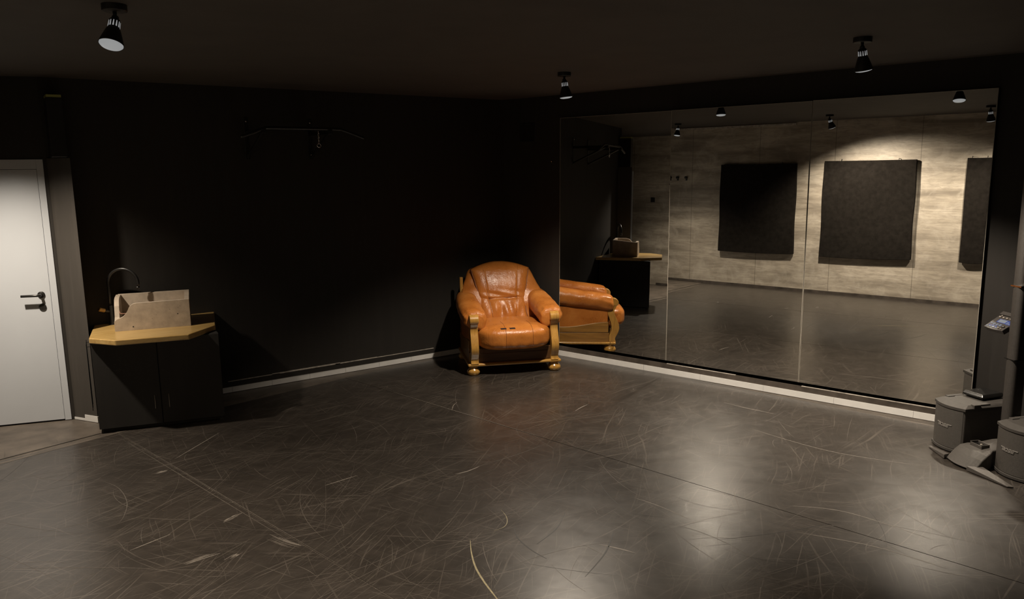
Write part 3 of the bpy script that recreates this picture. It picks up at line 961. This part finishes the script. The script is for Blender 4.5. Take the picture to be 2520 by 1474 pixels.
def zz(ps, z): return [Vector((p.x, p.y, z)) for p in ps]


body = pl(FL - fn * 0.018, FR - fn * 0.018, BR, BL)
mb = MB(); mb.prism3(zz(body, 0.03), zz(body, HT - 0.042))
mb.build('body', MAT['cab'], cab, bevel=0.002)
kick = pl(FL - fn * 0.05 + fd * 0.02, FR - fn * 0.05 - fd * 0.02, BR + Vector((-0.02, -0.02, 0)), BL + Vector((0.02, -0.02, 0)))
mb = MB(); mb.prism3(zz(kick, 0.0), zz(kick, 0.03)); mb.build('plinth', MAT['cab'], cab)
wd_ = (FR - FL).length
for a, b, hxp in ((0.001, 0.496, 0.448), (0.503, 0.999, 0.560)):
    P0 = FL + fd * (wd_ * a) - fn * 0.017; P1 = FL + fd * (wd_ * b) - fn * 0.017
    q = pl(P0, P1, P1 + fn * 0.017, P0 + fn * 0.017)
    mb = MB(); mb.prism3(zz(q, 0.034), zz(q, HT - 0.045))
    if a < 0.1:     # scraped patch of paint
        for i in range(16):
            t = random.gauss(0.16, 0.05); zc = random.gauss(0.50, 0.045); L = random.uniform(0.006, 0.03); an = random.uniform(-1.2, 1.2)
            c = FL + fd * (wd_ * t) + fn * 0.0004 - O + Vector((0, 0, zc))
            u = fd * cos(an) + Vector((0, 0, sin(an))); v = fn.cross(u).normalized() * 0.0007
            mb.add([c - v, c + u * L - v * 0.3, c + u * L + v * 0.3, c + v], [(0, 1, 2, 3)], 1)
    d = mb.build('cabinet_door', [MAT['cab'], MAT['scuff']], cab, bevel=0.0015)
    h0 = FL + fd * (wd_ * hxp)
    mb = MB(); h = h0 + fn * 0.002 - O
    mb.tube([h + Vector((0, 0, 0.155)), h + Vector((0, 0, 0.262))], 0.0022, 8)
    mb.build('handle', MAT['knob'], d, smooth=True)
# wire towel rack on the far side of the cabinet
mb = MB()
ra = BL.lerp(FL, 0.50) - O + Vector((-0.030, 0, 0)); rb = BL.lerp(FL, 0.86) - O + Vector((-0.030, 0, 0))
for p in (ra, ra.lerp(rb, 0.5), rb):
    mb.tube([p + Vector((0, 0, 0.17)), p + Vector((0, 0, 0.69))], 0.0022, 6)
for k in range(6):
    z = 0.20 + 0.09 * k
    mb.tube([ra + Vector((0, 0, z)), rb + Vector((0, 0, z))], 0.002, 6)
mb.tube([ra + Vector((0, 0, 0.67)), ra + Vector((0.034, 0, 0.67))], 0.002, 6); mb.tube([rb + Vector((0, 0, 0.67)), rb + Vector((0.034, 0, 0.67))], 0.002, 6)
mb.build('wire_rack', MAT['void'], cab, smooth=True)

top = [(-4.030, -0.004), (-4.136, -0.560), (-3.990, -0.770), (-3.503, -0.893), (-3.246, -0.645), (-3.090, -0.004)]
mb = MB(); mb.prism(top, HT - 0.042, HT)
tag(mb.build('worktop', MAT['butcher'], None, bevel=0.007, seg=3), 'yellow wooden worktop with cut-off corners on the black cabinet', 'worktop')

# concrete trough sink
U = Vector((0.9737, -0.2277, 0)); V = Vector((0.2277, 0.9737, 0))
SM = Matrix.Identity(4)
for r in range(3):
    SM[r][0] = U[r]; SM[r][1] = V[r]
SM[0][3], SM[1][3], SM[2][3] = -3.938, -0.420, HT
sink = thing('trough_sink', 'grey cast-concrete trough sink standing on the worktop', 'sink', mat=SM)
L, D, HF, HB = 0.545, 0.365, 0.215, 0.243
wt = 0.034
mb = MB()
# front wall, scooped down to its left end
fp = [(0.0, 0.0), (L, 0.0), (L, HF), (0.165, HF - 0.004), (0.138, HF - 0.010), (0.112, HF - 0.034), (0.092, HF - 0.072), (0.062, HF - 0.105), (0.020, HF - 0.122), (0.0, HF - 0.140)]
cut = catmull(fp[3:], 4)
mb.prism(fp[:3] + [(p.x, p.y) for p in cut], 0.0, wt, 'y')
mb.box((0.012, D - wt, 0.0), (L, D, HB))
mb.prism([(wt, 0.0), (D - wt, 0.0), (D - wt, HB), (wt, HF)], L - wt, L, 'x')
# left end, rounded low lip with the tall rear corner
lp = [(0.0, 0.0), (D, 0.0), (D, HB), (D - 0.07, HB), (D - 0.11, HB - 0.012), (D - 0.14, HB - 0.05), (D - 0.16, HB - 0.11), (0.10, 0.085), (0.0, HF - 0.140)]
lp = [(wt * 0.98, 0.0), (D - wt * 0.98, 0.0), (D - wt * 0.98, HB), (0.20, HB - 0.004), (0.15, HB - 0.016), (0.11, HB - 0.06), (0.075, 0.10), (wt * 0.98, 0.076)]
mb.prism(lp, 0.0, wt, 'x')
mb.box((wt, wt, 0.0), (L - wt, D - wt, 0.045))
for (x, z, r) in ((0.13, 0.028, 0.006), (0.455, 0.105, 0.005), (0.27, 0.082, 0.002), (0.40, 0.145, 0.0025), (0.46, 0.155, 0.002), (0.475, 0.165, 0.002), (0.30, 0.11, 0.0015)):
    mb.lathe([(r, -0.0006), (r * 0.7, 0.0)], 9, (x, 0.0003, z), (0, 1, 0.0), mi=1)
mb.build('basin', [MAT['sink'], MAT['pit']], sink, bevel=0.006, seg=2)
mb = MB(); mb.tube(catmull([(0.036, 0.10, 0.145), (0.045, 0.07, 0.128), (0.085, 0.055, 0.128), (0.12, 0.07, 0.135)], 6), 0.0042, 8)
mb.build('plug_cord', MAT['rust'], sink, smooth=True)

# faucet
fx, fy = -3.908, -0.075
fau = thing('kitchen_faucet', 'black swan-neck faucet left of the concrete sink', 'faucet', (fx, fy, HT))
mb = MB(); mb.lathe([(0.026, 0.0), (0.026, 0.004), (0.0185, 0.006), (0.0180, 0.150), (0.0165, 0.158)], 24)
mb.build('faucet_body', MAT['blackmetal'], fau, smooth=True, bevel=0.0005)
sd = Vector((0.845, -0.535, 0))
R = 0.118
pts = [(0, 0, 0.150), (0, 0, 0.25), (0, 0, 0.33)]
for k in range(0, 19):
    a = pi - (pi + 0.22) * k / 18
    pts.append(tuple(sd * (R + R * cos(a)) + Vector((0, 0, 0.335 + R * sin(a)))))
mb = MB(); mb.tube(pts, 0.0115, 16)
e0 = Vector(pts[-1]); mb.tube([e0, e0 + (e0 - Vector(pts[-2])).normalized() * 0.022], 0.0130, 16)
mb.build('spout', MAT['blackmetal'], fau, smooth=True)
ld = Vector((-0.80, -0.42, 0.32)).normalized()
s0 = Vector((0, 0, 0.105))
mb = MB(); mb.tube([s0, s0 + ld * 0.060], 0.0110, 14); mb.build('lever_stem', MAT['blackmetal'], fau, smooth=True)
mb = MB(); rings = []
for t, r in ((0.0, 0.013), (0.004, 0.0155), (0.05, 0.0155), (0.055, 0.012)):
    c = s0 + ld * (0.056 + t); a1 = ld.orthogonal().normalized(); b1 = ld.cross(a1)
    rings.append([c + (a1 * cos(2 * pi * k / 24) + b1 * sin(2 * pi * k / 24)) * (r * (1.0 if k % 2 else 0.88)) for k in range(24)])
mb.loft(rings); kn = mb.build('lever_knob', MAT['brass'], fau); kn['label'] = 'ribbed amber brass knob'

# ------------------------------------------------------------------ things on the walls
# pull-up bar on the back wall
YB = 0.47
pb = thing('pull_up_bar', 'black wall-mounted pull-up bar high on the dark back wall', 'pull-up bar', (-2.36, 0, 2.30))
mb = MB()
bar = catmull([(-0.53, -YB, -0.055), (-0.42, -YB, -0.02), (-0.34, -YB, 0.012), (-0.26, -YB, 0.020), (0.28, -YB, 0.020), (0.36, -YB, 0.012), (0.46, -YB, -0.02), (0.56, -YB, -0.055)], 6)
mb.tube(bar, 0.014, 12); mb.build('grip_bar', MAT['blackmetal'], pb, smooth=True)
for x in (-0.34, 0.24):
    mb = MB()
    mb.box((x - 0.02, -0.006, -0.23), (x + 0.02, 0.0, 0.13))
    mb.box((x - 0.018, -YB - 0.02, -0.022), (x + 0.018, -0.004, 0.012))
    mb.tube([(x, -0.006, -0.21), (x, -YB + 0.03, -0.012)], 0.013, 10)
    br = mb.build('bracket', MAT['blackmetal'], pb, bevel=0.002)
    for (yy, z) in ((-0.007, -0.19), (-0.007, 0.10)):
        mb = MB(); mb.lathe([(0.008, 0.0), (0.007, 0.004), (0.003, 0.006)], 10, (x, yy, z), (0, -1, 0))
        mb.build('bolt', MAT['chrome'], br, smooth=True)
ch = thing('hanging_chain', 'short steel chain with a ring hanging from the pull-up bar', 'chain', (-2.225, -YB, 2.302))
mb = MB()
for k in range(6):
    c = Vector((0, 0, -0.012 - 0.016 * k)); pts = []
    for i in range(13):
        a = 2 * pi * i / 12
        pts.append(c + Vector((0.005 * cos(a) * (1 if k % 2 else 0), 0.005 * cos(a) * (0 if k % 2 else 1), 0.010 * sin(a))))
    mb.tube(pts, 0.0018, 6)
mb.build('links', MAT['chrome'], ch, smooth=True)
mb = MB(); mb.tube([Vector((0.016 * cos(2 * pi * i / 24), 0, -0.122 + 0.016 * sin(2 * pi * i / 24))) for i in range(25)], 0.004, 8)
mb.build('ring', MAT['chrome'], ch, smooth=True)

# vent grille on the wall between corner and mirrors
def wall_frame(s, n, z):
    M = Matrix.Identity(4)
    for r in range(3):
        M[r][0] = MX[r]; M[r][1] = NX[r]
    p = W(s, n, z)
    M[0][3], M[1][3], M[2][3] = p
    return M


vt = thing('vent_grille', 'small black slatted vent grille above the armchair, left of the mirrors', 'vent', mat=wall_frame(0.347, 0.05, 2.335))
mb = MB()
mb.box((-0.10, -0.008, 0.080), (0.10, 0, 0.095)); mb.box((-0.10, -0.008, -0.095), (0.10, 0, -0.080)); mb.box((-0.10, -0.008, -0.08), (-0.085, 0, 0.08)); mb.box((0.085, -0.008, -0.08), (0.10, 0, 0.08))
mb.build('grille_frame', MAT['blackmetal'], vt, bevel=0.0015)
mb = MB()
for k in range(9):
    x = -0.072 + 0.018 * k
    mb.box((x - 0.004, -0.007, -0.081), (x + 0.004, -0.001, 0.081))
mb.build('slats', MAT['blackmetal'], vt)
mb = MB(); mb.lathe([(0.004, 0.0), (0.0055, -0.012), (0.001, -0.016)], 10, (0, 0, 0), (0, 1, 0)); mb.tube([(0, -0.010, 0), (0.004, -0.014, -0.02)], 0.0015, 6)
nl = mb.build('wall_hook', MAT['chrome'])
nl.matrix_world = wall_frame(0.668, 0.05, 2.03)
tag(nl, 'tiny metal hook in the black wall just left of the mirrors', 'hook')

# acoustic panels on the panelled wall, seen in the mirrors
def panel_frame(s, z):
    M = Matrix.Identity(4)
    for r in range(3):
        M[r][0] = -MX[r]; M[r][1] = -NX[r]
    p = W(s, CW + 0.001, z)
    M[0][3], M[1][3], M[2][3] = p
    return M


for s0, s1, z0, z1, lab, sk in ((-0.225, 1.058, 0.592, 2.040, 'black cloth acoustic panel reflected in the middle mirror', 0.022), (1.480, 2.788, 0.600, 2.072, 'larger black cloth acoustic panel reflected whole in the third mirror', 0.045), (3.420, 3.715, 0.622, 2.080, 'narrow black cloth acoustic panel cut off by the mirror edge', 0.0)):
    w2 = (s1 - s0) / 2; h2 = (z1 - z0) / 2
    t = thing('acoustic_panel', lab, 'acoustic panel', mat=panel_frame((s0 + s1) / 2, (z0 + z1) / 2), group='black acoustic panels on the panelled wall')
    mb = MB()
    # soft, slightly sagging cushion-like board
    nx_, nz_ = 14, 14
    vs = []; fs = []
    def sag(u, v):
        return (w2 * u * (1 + 0.008 * sin(5 * v)), h2 * v - 0.012 * (1 - u * u) * (1 if v < 0 else 0.2) - sk * 0.3 * u * (v < 0))
    for j in range(nz_ + 1):
        for i in range(nx_ + 1):
            u = -1 + 2 * i / nx_; v = -1 + 2 * j / nz_
            x, z = sag(u, v)
            vs.append((x, -0.072 - 0.008 * (1 - u ** 4) * (1 - v ** 4), z))
    nb = len(vs)
    for j in range(nz_ + 1):
        for i in range(nx_ + 1):
            u = -1 + 2 * i / nx_; v = -1 + 2 * j / nz_
            x, z = sag(u, v); vs.append((x, -0.02, z))
    K = nx_ + 1
    for j in range(nz_):
        for i in range(nx_):
            a = j * K + i
            fs.append((a, a + 1, a + K + 1, a + K)); fs.append((nb + a, nb + a + K, nb + a + K + 1, nb + a + 1))
    for i in range(nx_):
        fs.append((i, nb + i, nb + i + 1, i + 1)); a = nz_ * K + i; fs.append((a, a + 1, nb + a + 1, nb + a))
    for j in range(nz_):
        a = j * K; fs.append((a, a + K, nb + a + K, nb + a)); a = j * K + nx_; fs.append((a, nb + a, nb + a + K, a + K))
    mb.add(vs, fs); mb.build('cloth_cover', MAT['fabric'], t, bevel=0.006, angle=50)
    for hx_ in (-0.62, 0.62):
        mb = MB(); mb.tube([(w2 * hx_, -0.001, h2 + 0.02), (w2 * hx_, -0.04, h2 + 0.022), (w2 * hx_, -0.045, h2 - 0.012)], 0.004, 8)
        mb.build('hanger', MAT['blackmetal'], t, smooth=True)
    for zz0 in (-h2 * 0.8, h2 * 0.74):
        mb = MB(); mb.box((-w2 * 0.8, -0.021, zz0), (w2 * 0.8, 0.0, zz0 + h2 * 0.06)); mb.build('spacer', MAT['wall'], t)

for s, lab in ((-1.199, 'black coat knob at the seam of the first two mirrors'), (-1.055, 'middle black coat knob of three reflected in the mirrors'), (-0.889, 'black coat knob nearest the reflected acoustic panel')):
    mb = MB(); mb.lathe([(0.020, 0.0), (0.018, 0.006), (0.010, 0.010), (0.010, 0.028), (0.022, 0.036), (0.022, 0.046), (0.010, 0.052)], 18, (0, 0, 0), (0, -1, 0))
    mb.box((-0.012, -0.02, -0.05), (0.012, 0.0, 0.0))
    k = mb.build('coat_knob', MAT['blackmetal']); k.matrix_world = panel_frame(s, 1.83)
    tag(k, lab, 'coat hook', 'black coat knobs on the panelled wall')
sw = thing('light_switch', 'black square light switch reflected beside the sink', 'switch', mat=panel_frame(-1.568, 1.55))
mb = MB(); mb.box((-0.042, -0.010, -0.042), (0.042, 0, 0.042)); mb.build('switch_plate', MAT['blackmetal'], sw, bevel=0.003)
mb = MB(); mb.box((-0.028, -0.014, -0.028), (0.028, -0.009, 0.028)); mb.build('rocker', MAT['blackmetal'], sw, bevel=0.002)
wb = thing('wall_box', 'black box with a yellowish-green top on the pier beside the door', 'box', (-4.158, -0.105, 2.087))
mb = MB(); mb.box((-0.055, -0.09, 0.0), (0.055, 0.10, 0.44)); mb.build('housing', MAT['blackmetal'], wb, bevel=0.006)
mb = MB(); mb.box((-0.05, -0.085, 0.44), (0.05, 0.095, 0.462)); mb.build('top_cover', MAT['green'], wb, bevel=0.004)

# ------------------------------------------------------------------ column loudspeaker system
EB = Vector((-0.39, -0.921, 0)); BB = Vector((0.921, -0.39, 0))      # along a bass module's front, back into its depth
HB1 = 0.34


def logo_bars(mb, cx, cz, yf, h=0.020):
    """slanted four-letter word with the long bar ends, as raised letters on a curved front; yf(x) gives the front"""
    s = h / 5.0
    def stroke(pts, w):
        for (x0, z0), (x1, z1) in zip(pts, pts[1:]):
            d = Vector((x1 - x0, z1 - z0)); Lg = d.length
            if Lg < 1e-6: continue
            d /= Lg; nn_ = Vector((-d.y, d.x)) * w / 2; e = d * w / 2
            q = [Vector((x0, z0)) - e + nn_, Vector((x1, z1)) + e + nn_, Vector((x1, z1)) + e - nn_, Vector((x0, z0)) - e - nn_]
            P = []
            for p in q:
                X = cx + (p.x + 0.34 * p.y) * s; Z = cz + p.y * s
                P.append((X, Z))
            mb.prism3([Vector((a, yf(a) - 0.0025, b)) for a, b in P], [Vector((a, yf(a) + 0.0005, b)) for a, b in P])
    w = 0.95
    x = -9.5
    # B
    stroke([(x - 4.5, 4.6), (x + 3.2, 4.6), (x + 3.8, 3.9), (x + 3.8, 3.2), (x + 3.0, 2.5), (x + 3.8, 1.8), (x + 3.8, 1.0), (x + 3.2, 0.4), (x, 0.4)], w)
    stroke([(x, 0.4), (x, 4.6)], w); stroke([(x, 2.5), (x + 3.0, 2.5)], w)
    x += 5.3
    stroke([(x, 0.4), (x, 4.6), (x + 3.6, 4.6), (x + 3.6, 0.4), (x, 0.4)], w)          # O
    x += 5.3
    stroke([(x + 3.8, 4.6), (x, 4.6), (x, 2.6), (x + 3.6, 2.4), (x + 3.6, 0.4), (x - 0.2, 0.4)], w)   # S
    x += 5.3
    stroke([(x, 0.4), (x, 4.6), (x + 8.0, 4.6)], w)
    stroke([(x, 2.5), (x + 3.2, 2.5)], w); stroke([(x, 0.4), (x + 3.6, 0.4)], w)       # E with its long top bar


def bass_module(flx, fly, label):
    # local x along the front, y into the depth, origin at the front left foot
    M = Matrix.Identity(4)
    for r in range(3):
        M[r][0] = EB[r]; M[r][1] = BB[r]
    M[0][3], M[1][3], M[2][3] = flx, fly, 0
    o = thing('bass_module', label, 'speaker', mat=M, group='bass modules of the column loudspeaker')
    w, d, bul = 0.262, 0.40, 0.042
    def yf(x):
        t = (x / w) * 2 - 1
        return -bul * (1 - t * t)
    def outline(ex, nf=16, ed=0.0):
        pts = [(-ex + (w + 2 * ex) * k / nf, yf(max(0, min(w, -ex + (w + 2 * ex) * k / nf))) - ex) for k in range(nf + 1)]
        return pts + [(w + ex, d + ed), (-ex, d + ed)]
    fo = [(x, y) for x, y in outline(0.0)]
    mb = MB(); mb.prism(fo, 0.012, 0.306); mb.build('cabinet_box', MAT['speaker'], o, bevel=0.006, seg=2, angle=50)
    mb = MB()
    rows = [[Vector((0.008 + (w - 0.016) * k / 20, yf(0.008 + (w - 0.016) * k / 20) - 0.003, z)) for k in range(21)] for z in (0.03, 0.298)]
    bk = [[Vector((p.x, p.y + 0.004, p.z)) for p in r_] for r_ in rows]
    mb.prism3(rows[0] + bk[0][::-1], rows[1] + bk[1][::-1]); g = mb.build('front_grille', MAT['grille'], o)
    mb = MB(); logo_bars(mb, 0.125, 0.168, lambda X: yf(max(0, min(w, X))) - 0.004, 0.021); mb.build('badge', MAT['logo'], g)
    # lid with sloping front and latches
    lo = outline(0.006); lo2 = [(0.02 + (w - 0.04) * k / 16, 0.035 + 0.6 * yf(w * k / 16)) for k in range(17)] + [(w - 0.01, d), (0.01, d)]
    mb = MB()
    rings = [[Vector((x, y, 0.304)) for x, y in lo], [Vector((x, y, 0.322)) for x, y in lo], [Vector((x, y, HB1)) for x, y in lo2]]
    mb.loft(rings); lid = mb.build('lid', MAT['lid'], o, bevel=0.003, angle=20)
    for xx in (0.03, w - 0.004):
        mb = MB(); mb.box((xx - 0.02, 0.06, 0.316), (xx + 0.012, 0.115, 0.346)); mb.box((xx - 0.03, 0.115, 0.332), (xx + 0.0, 0.20, 0.343))
        mb.build('latch', MAT['lid'], lid, bevel=0.003)
    mb = MB(); mb.prism(outline(0.008), 0.006, 0.026); mb.build('base_band', MAT['lid'], o, bevel=0.003, angle=50)
    for (xx, yy) in ((0.03, 0.03), (w - 0.03, 0.03), (0.03, d - 0.04), (w - 0.03, d - 0.04)):
        mb = MB(); mb.lathe([(0.012, 0.0), (0.012, 0.007)], 12, (xx, yy, 0)); mb.build('rubber_foot', MAT['gloss'], o)
    return o


bass_module(0.640, -4.435, 'charcoal bass speaker box nearest the mirror with a flat black device on its lid')
bass_module(0.448, -4.918, 'charcoal bass speaker box cut off by the right edge of the photo')

def flat_box(x, y, z, lx, ly, lz, ang, label, name='flat_device'):
    o = thing(name, label, 'device', (x, y, z), ang, 'flat black devices on the bass modules')
    mb = MB()
    rings = [[(-lx / 2 + 0.01, -ly / 2 + 0.01, 0.0), (lx / 2 - 0.01, -ly / 2 + 0.01, 0), (lx / 2 - 0.01, ly / 2 - 0.01, 0), (-lx / 2 + 0.01, ly / 2 - 0.01, 0)],
             [(-lx / 2, -ly / 2, lz * 0.45), (lx / 2, -ly / 2, lz * 0.45), (lx / 2, ly / 2, lz * 0.45), (-lx / 2, ly / 2, lz * 0.45)],
             [(-lx / 2 + 0.012, -ly / 2 + 0.012, lz), (lx / 2 - 0.012, -ly / 2 + 0.012, lz), (lx / 2 - 0.012, ly / 2 - 0.012, lz), (-lx / 2 + 0.012, ly / 2 - 0.012, lz)]]
    mb.loft(rings); mb.build('case', MAT['gloss'], o, bevel=0.004)
    mb = MB(); mb.box((-lx / 2 - 0.002, -ly * 0.3, lz * 0.40), (-lx / 2 + 0.004, ly * 0.3, lz * 0.5)); mb.build('side_strip', MAT['blackmetal'], o)
    return o


flat_box(0.865, -4.640, 0.347, 0.20, 0.165, 0.034, -0.30, 'flat glossy black device lying on the bass speaker nearest the mirror')
flat_box(0.560, -5.150, 0.347, 0.20, 0.165, 0.034, -0.25, 'flat black device at the very right edge of the photo')

# power stand: wedge housing with blade legs, column socket behind
SA = Vector((0.9, -0.437, 0)).normalized(); SB = Vector((-SA.y, SA.x, 0))      # into the depth; towards the mirror
ST = Matrix.Identity(4)
for r in range(3):
    ST[r][0] = -SB[r]; ST[r][1] = SA[r]
ST[0][3], ST[1][3], ST[2][3] = 0.345, -4.757, 0
stand = thing('power_stand', 'charcoal wedge-shaped power stand with blade legs between the two bass speakers', 'speaker stand', mat=ST)
mb = MB()
# cross-sections from nose to socket: (y, half width, height)
secs = [(-0.010, 0.118, 0.012, 0.004), (0.0, 0.124, 0.020, 0.0), (0.05, 0.122, 0.078, 0.0), (0.085, 0.120, 0.108, 0.0), (0.125, 0.105, 0.122, 0.0), (0.16, 0.080, 0.128, 0.0), (0.28, 0.076, 0.146, 0.0), (0.39, 0.070, 0.148, 0.0)]
rings = []
for y, w, h, z0 in secs:
    bow = 0.03
    ring = []
    for k in range(13):
        u = -1 + 2 * k / 12
        ring.append((w * u, y - bow * (1 - u * u) * (1 if y < 0.1 else 0.3), h * (1 - 0.10 * abs(u) ** 3) + z0))
    ring += [(w, y, 0.004), (0.0, y, 0.004), (-w, y, 0.004)]
    rings.append(ring)
mb.loft(rings); mb.build('housing', MAT['grille'], stand, bevel=0.006, angle=40)
mb = MB(); mb.box((-0.045, 0.10, 0.118), (0.045, 0.105, 0.140)); mb.box((-0.045, 0.155, 0.125), (0.045, 0.16, 0.146)); mb.box((-0.05, 0.10, 0.118), (-0.045, 0.16, 0.145)); mb.box((0.045, 0.10, 0.118), (0.05, 0.16, 0.145))
cp = mb.build('connector_bay', MAT['speaker'], stand, bevel=0.002)
mb = MB(); mb.box((-0.044, 0.106, 0.118), (0.044, 0.154, 0.134)); mb.build('bay_floor', MAT['gloss'], cp)
mb = MB(); mb.lathe([(0.008, 0.133), (0.008, 0.139), (0.003, 0.141)], 12, (0.012, 0.13, 0)); mb.build('bay_plug', MAT['knob'], cp, smooth=True)
for poly in ([(-0.125, 0.015), (-0.115, -0.03), (-0.325, 0.02), (-0.335, 0.045)], [(0.125, 0.055), (0.090, -0.035), (0.375, 0.010), (0.390, 0.040)]):
    mb = MB()
    rings = [[Vector((x, y, 0.003)) for x, y in poly], [Vector((x, y, (0.034, 0.034, 0.012, 0.012)[i])) for i, (x, y) in enumerate(poly)]]
    mb.loft(rings); lg = mb.build('blade_leg', MAT['speaker'], stand, bevel=0.003)
    mb = MB(); cx_ = (poly[2][0] * 0.85 + poly[0][0] * 0.15); cy_ = (poly[2][1] + poly[3][1]) / 2
    mb.lathe([(0.010, 0.0), (0.010, 0.004)], 12, (cx_, cy_, 0)); mb.build('rubber_foot', MAT['gloss'], lg)

# column
COLX, COLY = 0.648, -4.902
ca = math.atan2(SA.y, SA.x) - pi / 2
colm = thing('column_loudspeaker', 'tall thin dark column loudspeaker rising at the right edge', 'speaker', (COLX, COLY, 0.135), ca)
def column_part(z0, z1, name, parent):
    mb = MB(); w = 0.040
    ring = [(-w, 0.045), (-w, -0.02)] + [(-w * cos(pi * k / 12), -0.02 - 0.028 * sin(pi * k / 12)) for k in range(1, 12)] + [(w, -0.02), (w, 0.045)]
    mb.prism(ring, z0, z1)
    return mb.build(name, MAT['column'], parent, bevel=0.003, angle=50)
lower = column_part(0.0, 1.035, 'lower_column', colm)
upper = column_part(1.042, 2.05, 'upper_column', colm)
mb = MB(); mb.box((-0.0415, -0.049, 1.034), (0.0415, 0.046, 1.043)); mb.build('joint_band', MAT['chrome'], colm)
for zj in (0.52, 0.525):
    pass
mb = MB(); mb.box((-0.0405, -0.0485, 0.560), (0.0405, 0.0455, 0.564)); mb.build('joint_line', MAT['gloss'], lower)

# remote mixer on the column
pn = Vector((0.716, -4.664, 0.868))
e1 = Vector((-0.155, -0.365, -0.01)).normalized(); e2 = Vector((0.80, -0.31, 0.47)).normalized()
e2 = (e2 - e1 * e2.dot(e1)).normalized(); e3 = e1.cross(e2)
if e3.z < 0: e3 = -e3
MM = Matrix.Identity(4)
for r in range(3):
    MM[r][0] = e1[r] * 0.87; MM[r][1] = e2[r] * 0.66; MM[r][2] = e3[r] * 0.8
    MM[r][3] = pn[r]
mx = thing('audio_mixer', 'small audio mixer with blue-lit keys held beside the column', 'mixer', mat=MM)
mw_, ml = 0.178, 0.215
mb = MB(); mb.prism([(0.004, 0.0)] + [(0.02 + (mw_ - 0.04) * k / 8, -0.010 * sin(pi * k / 8)) for k in range(9)] + [(mw_ - 0.004, 0.0), (mw_, ml), (0.0, ml)], -0.004, 0.0)
mb.prism([(0.0, ml), (mw_, ml), (mw_, ml + 0.05), (0.0, ml + 0.05)], -0.03, 0.014)
mb.loft([[(0.010, 0.015, -0.048), (mw_ - 0.010, 0.015, -0.048), (mw_ - 0.008, ml, -0.055), (0.008, ml, -0.055)], [(0.004, 0.002, -0.004), (mw_ - 0.004, 0.002, -0.004), (mw_ - 0.001, ml, -0.004), (0.001, ml, -0.004)]])
mb.build('case', MAT['mixer'], mx, bevel=0.003)
mb = MB(); mb.box((0.045, 0.105, 0.0), (0.125, 0.160, 0.0015)); bz = mb.build('screen_bezel', MAT['blue'], mx)
mb = MB(); mb.box((0.052, 0.110, 0.0015), (0.118, 0.155, 0.0025)); mb.build('screen', MAT['screen'], bz)
mb = MB(); mb.box((0.130, 0.100, 0.0), (0.170, 0.160, 0.001)); mb.build('key_backlight', MAT['blue'], mx)
keys = [(0.136, 0.112), (0.155, 0.112), (0.136, 0.132)]
for j in range(2):
    for i in range(4):
        keys.append((0.020 + 0.027 * i, 0.022 + 0.0 * j) if j == 0 else (0.024 + 0.028 * i, 0.078))
keys += [(0.052, 0.062), (0.080, 0.062), (0.108, 0.062)]
for i, (x, y) in enumerate(keys):
    mb = MB(); mb.box((x - 0.008, y - 0.006, 0.0), (x + 0.008, y + 0.006, 0.0035)); mb.build('key', MAT['key'], mx, bevel=0.001)
mb = MB()
for x, y in ((0.030, 0.045), (0.058, 0.043), (0.086, 0.043)):
    mb.box((x - 0.010, y - 0.005, 0.0), (x + 0.010, y + 0.005, 0.001))
mb.build('key_backlight', MAT['blue'], mx)
for x, y, r in ((0.145, 0.055, 0.016), (0.030, 0.180, 0.008), (0.062, 0.180, 0.008), (0.094, 0.180, 0.008), (0.128, 0.180, 0.008), (0.035, 0.20, 0.006), (0.128, 0.020, 0.006), (0.155, 0.012, 0.005)):
    mb = MB(); mb.lathe([(r, 0.0), (r * 0.95, 0.010), (r * 0.7, 0.013)], 16, (x, y, 0)); mb.build('knob', MAT['knob'] if r < 0.01 else MAT['mixer'], mx, smooth=True)
mb = MB()
inv = MM.inverted()
pc = inv @ Vector((COLX - 0.01, COLY + 0.02, 0.93))
mb.tube([(mw_ * 0.5, ml * 0.5, -0.045), (mw_ * 0.6, ml * 0.45, -0.08), tuple(pc.lerp(Vector((mw_ * 0.6, ml * 0.45, -0.08)), 0.4)), tuple(pc)], 0.009, 10)
mb.build('holder_arm', MAT['blackmetal'], mx, smooth=True)
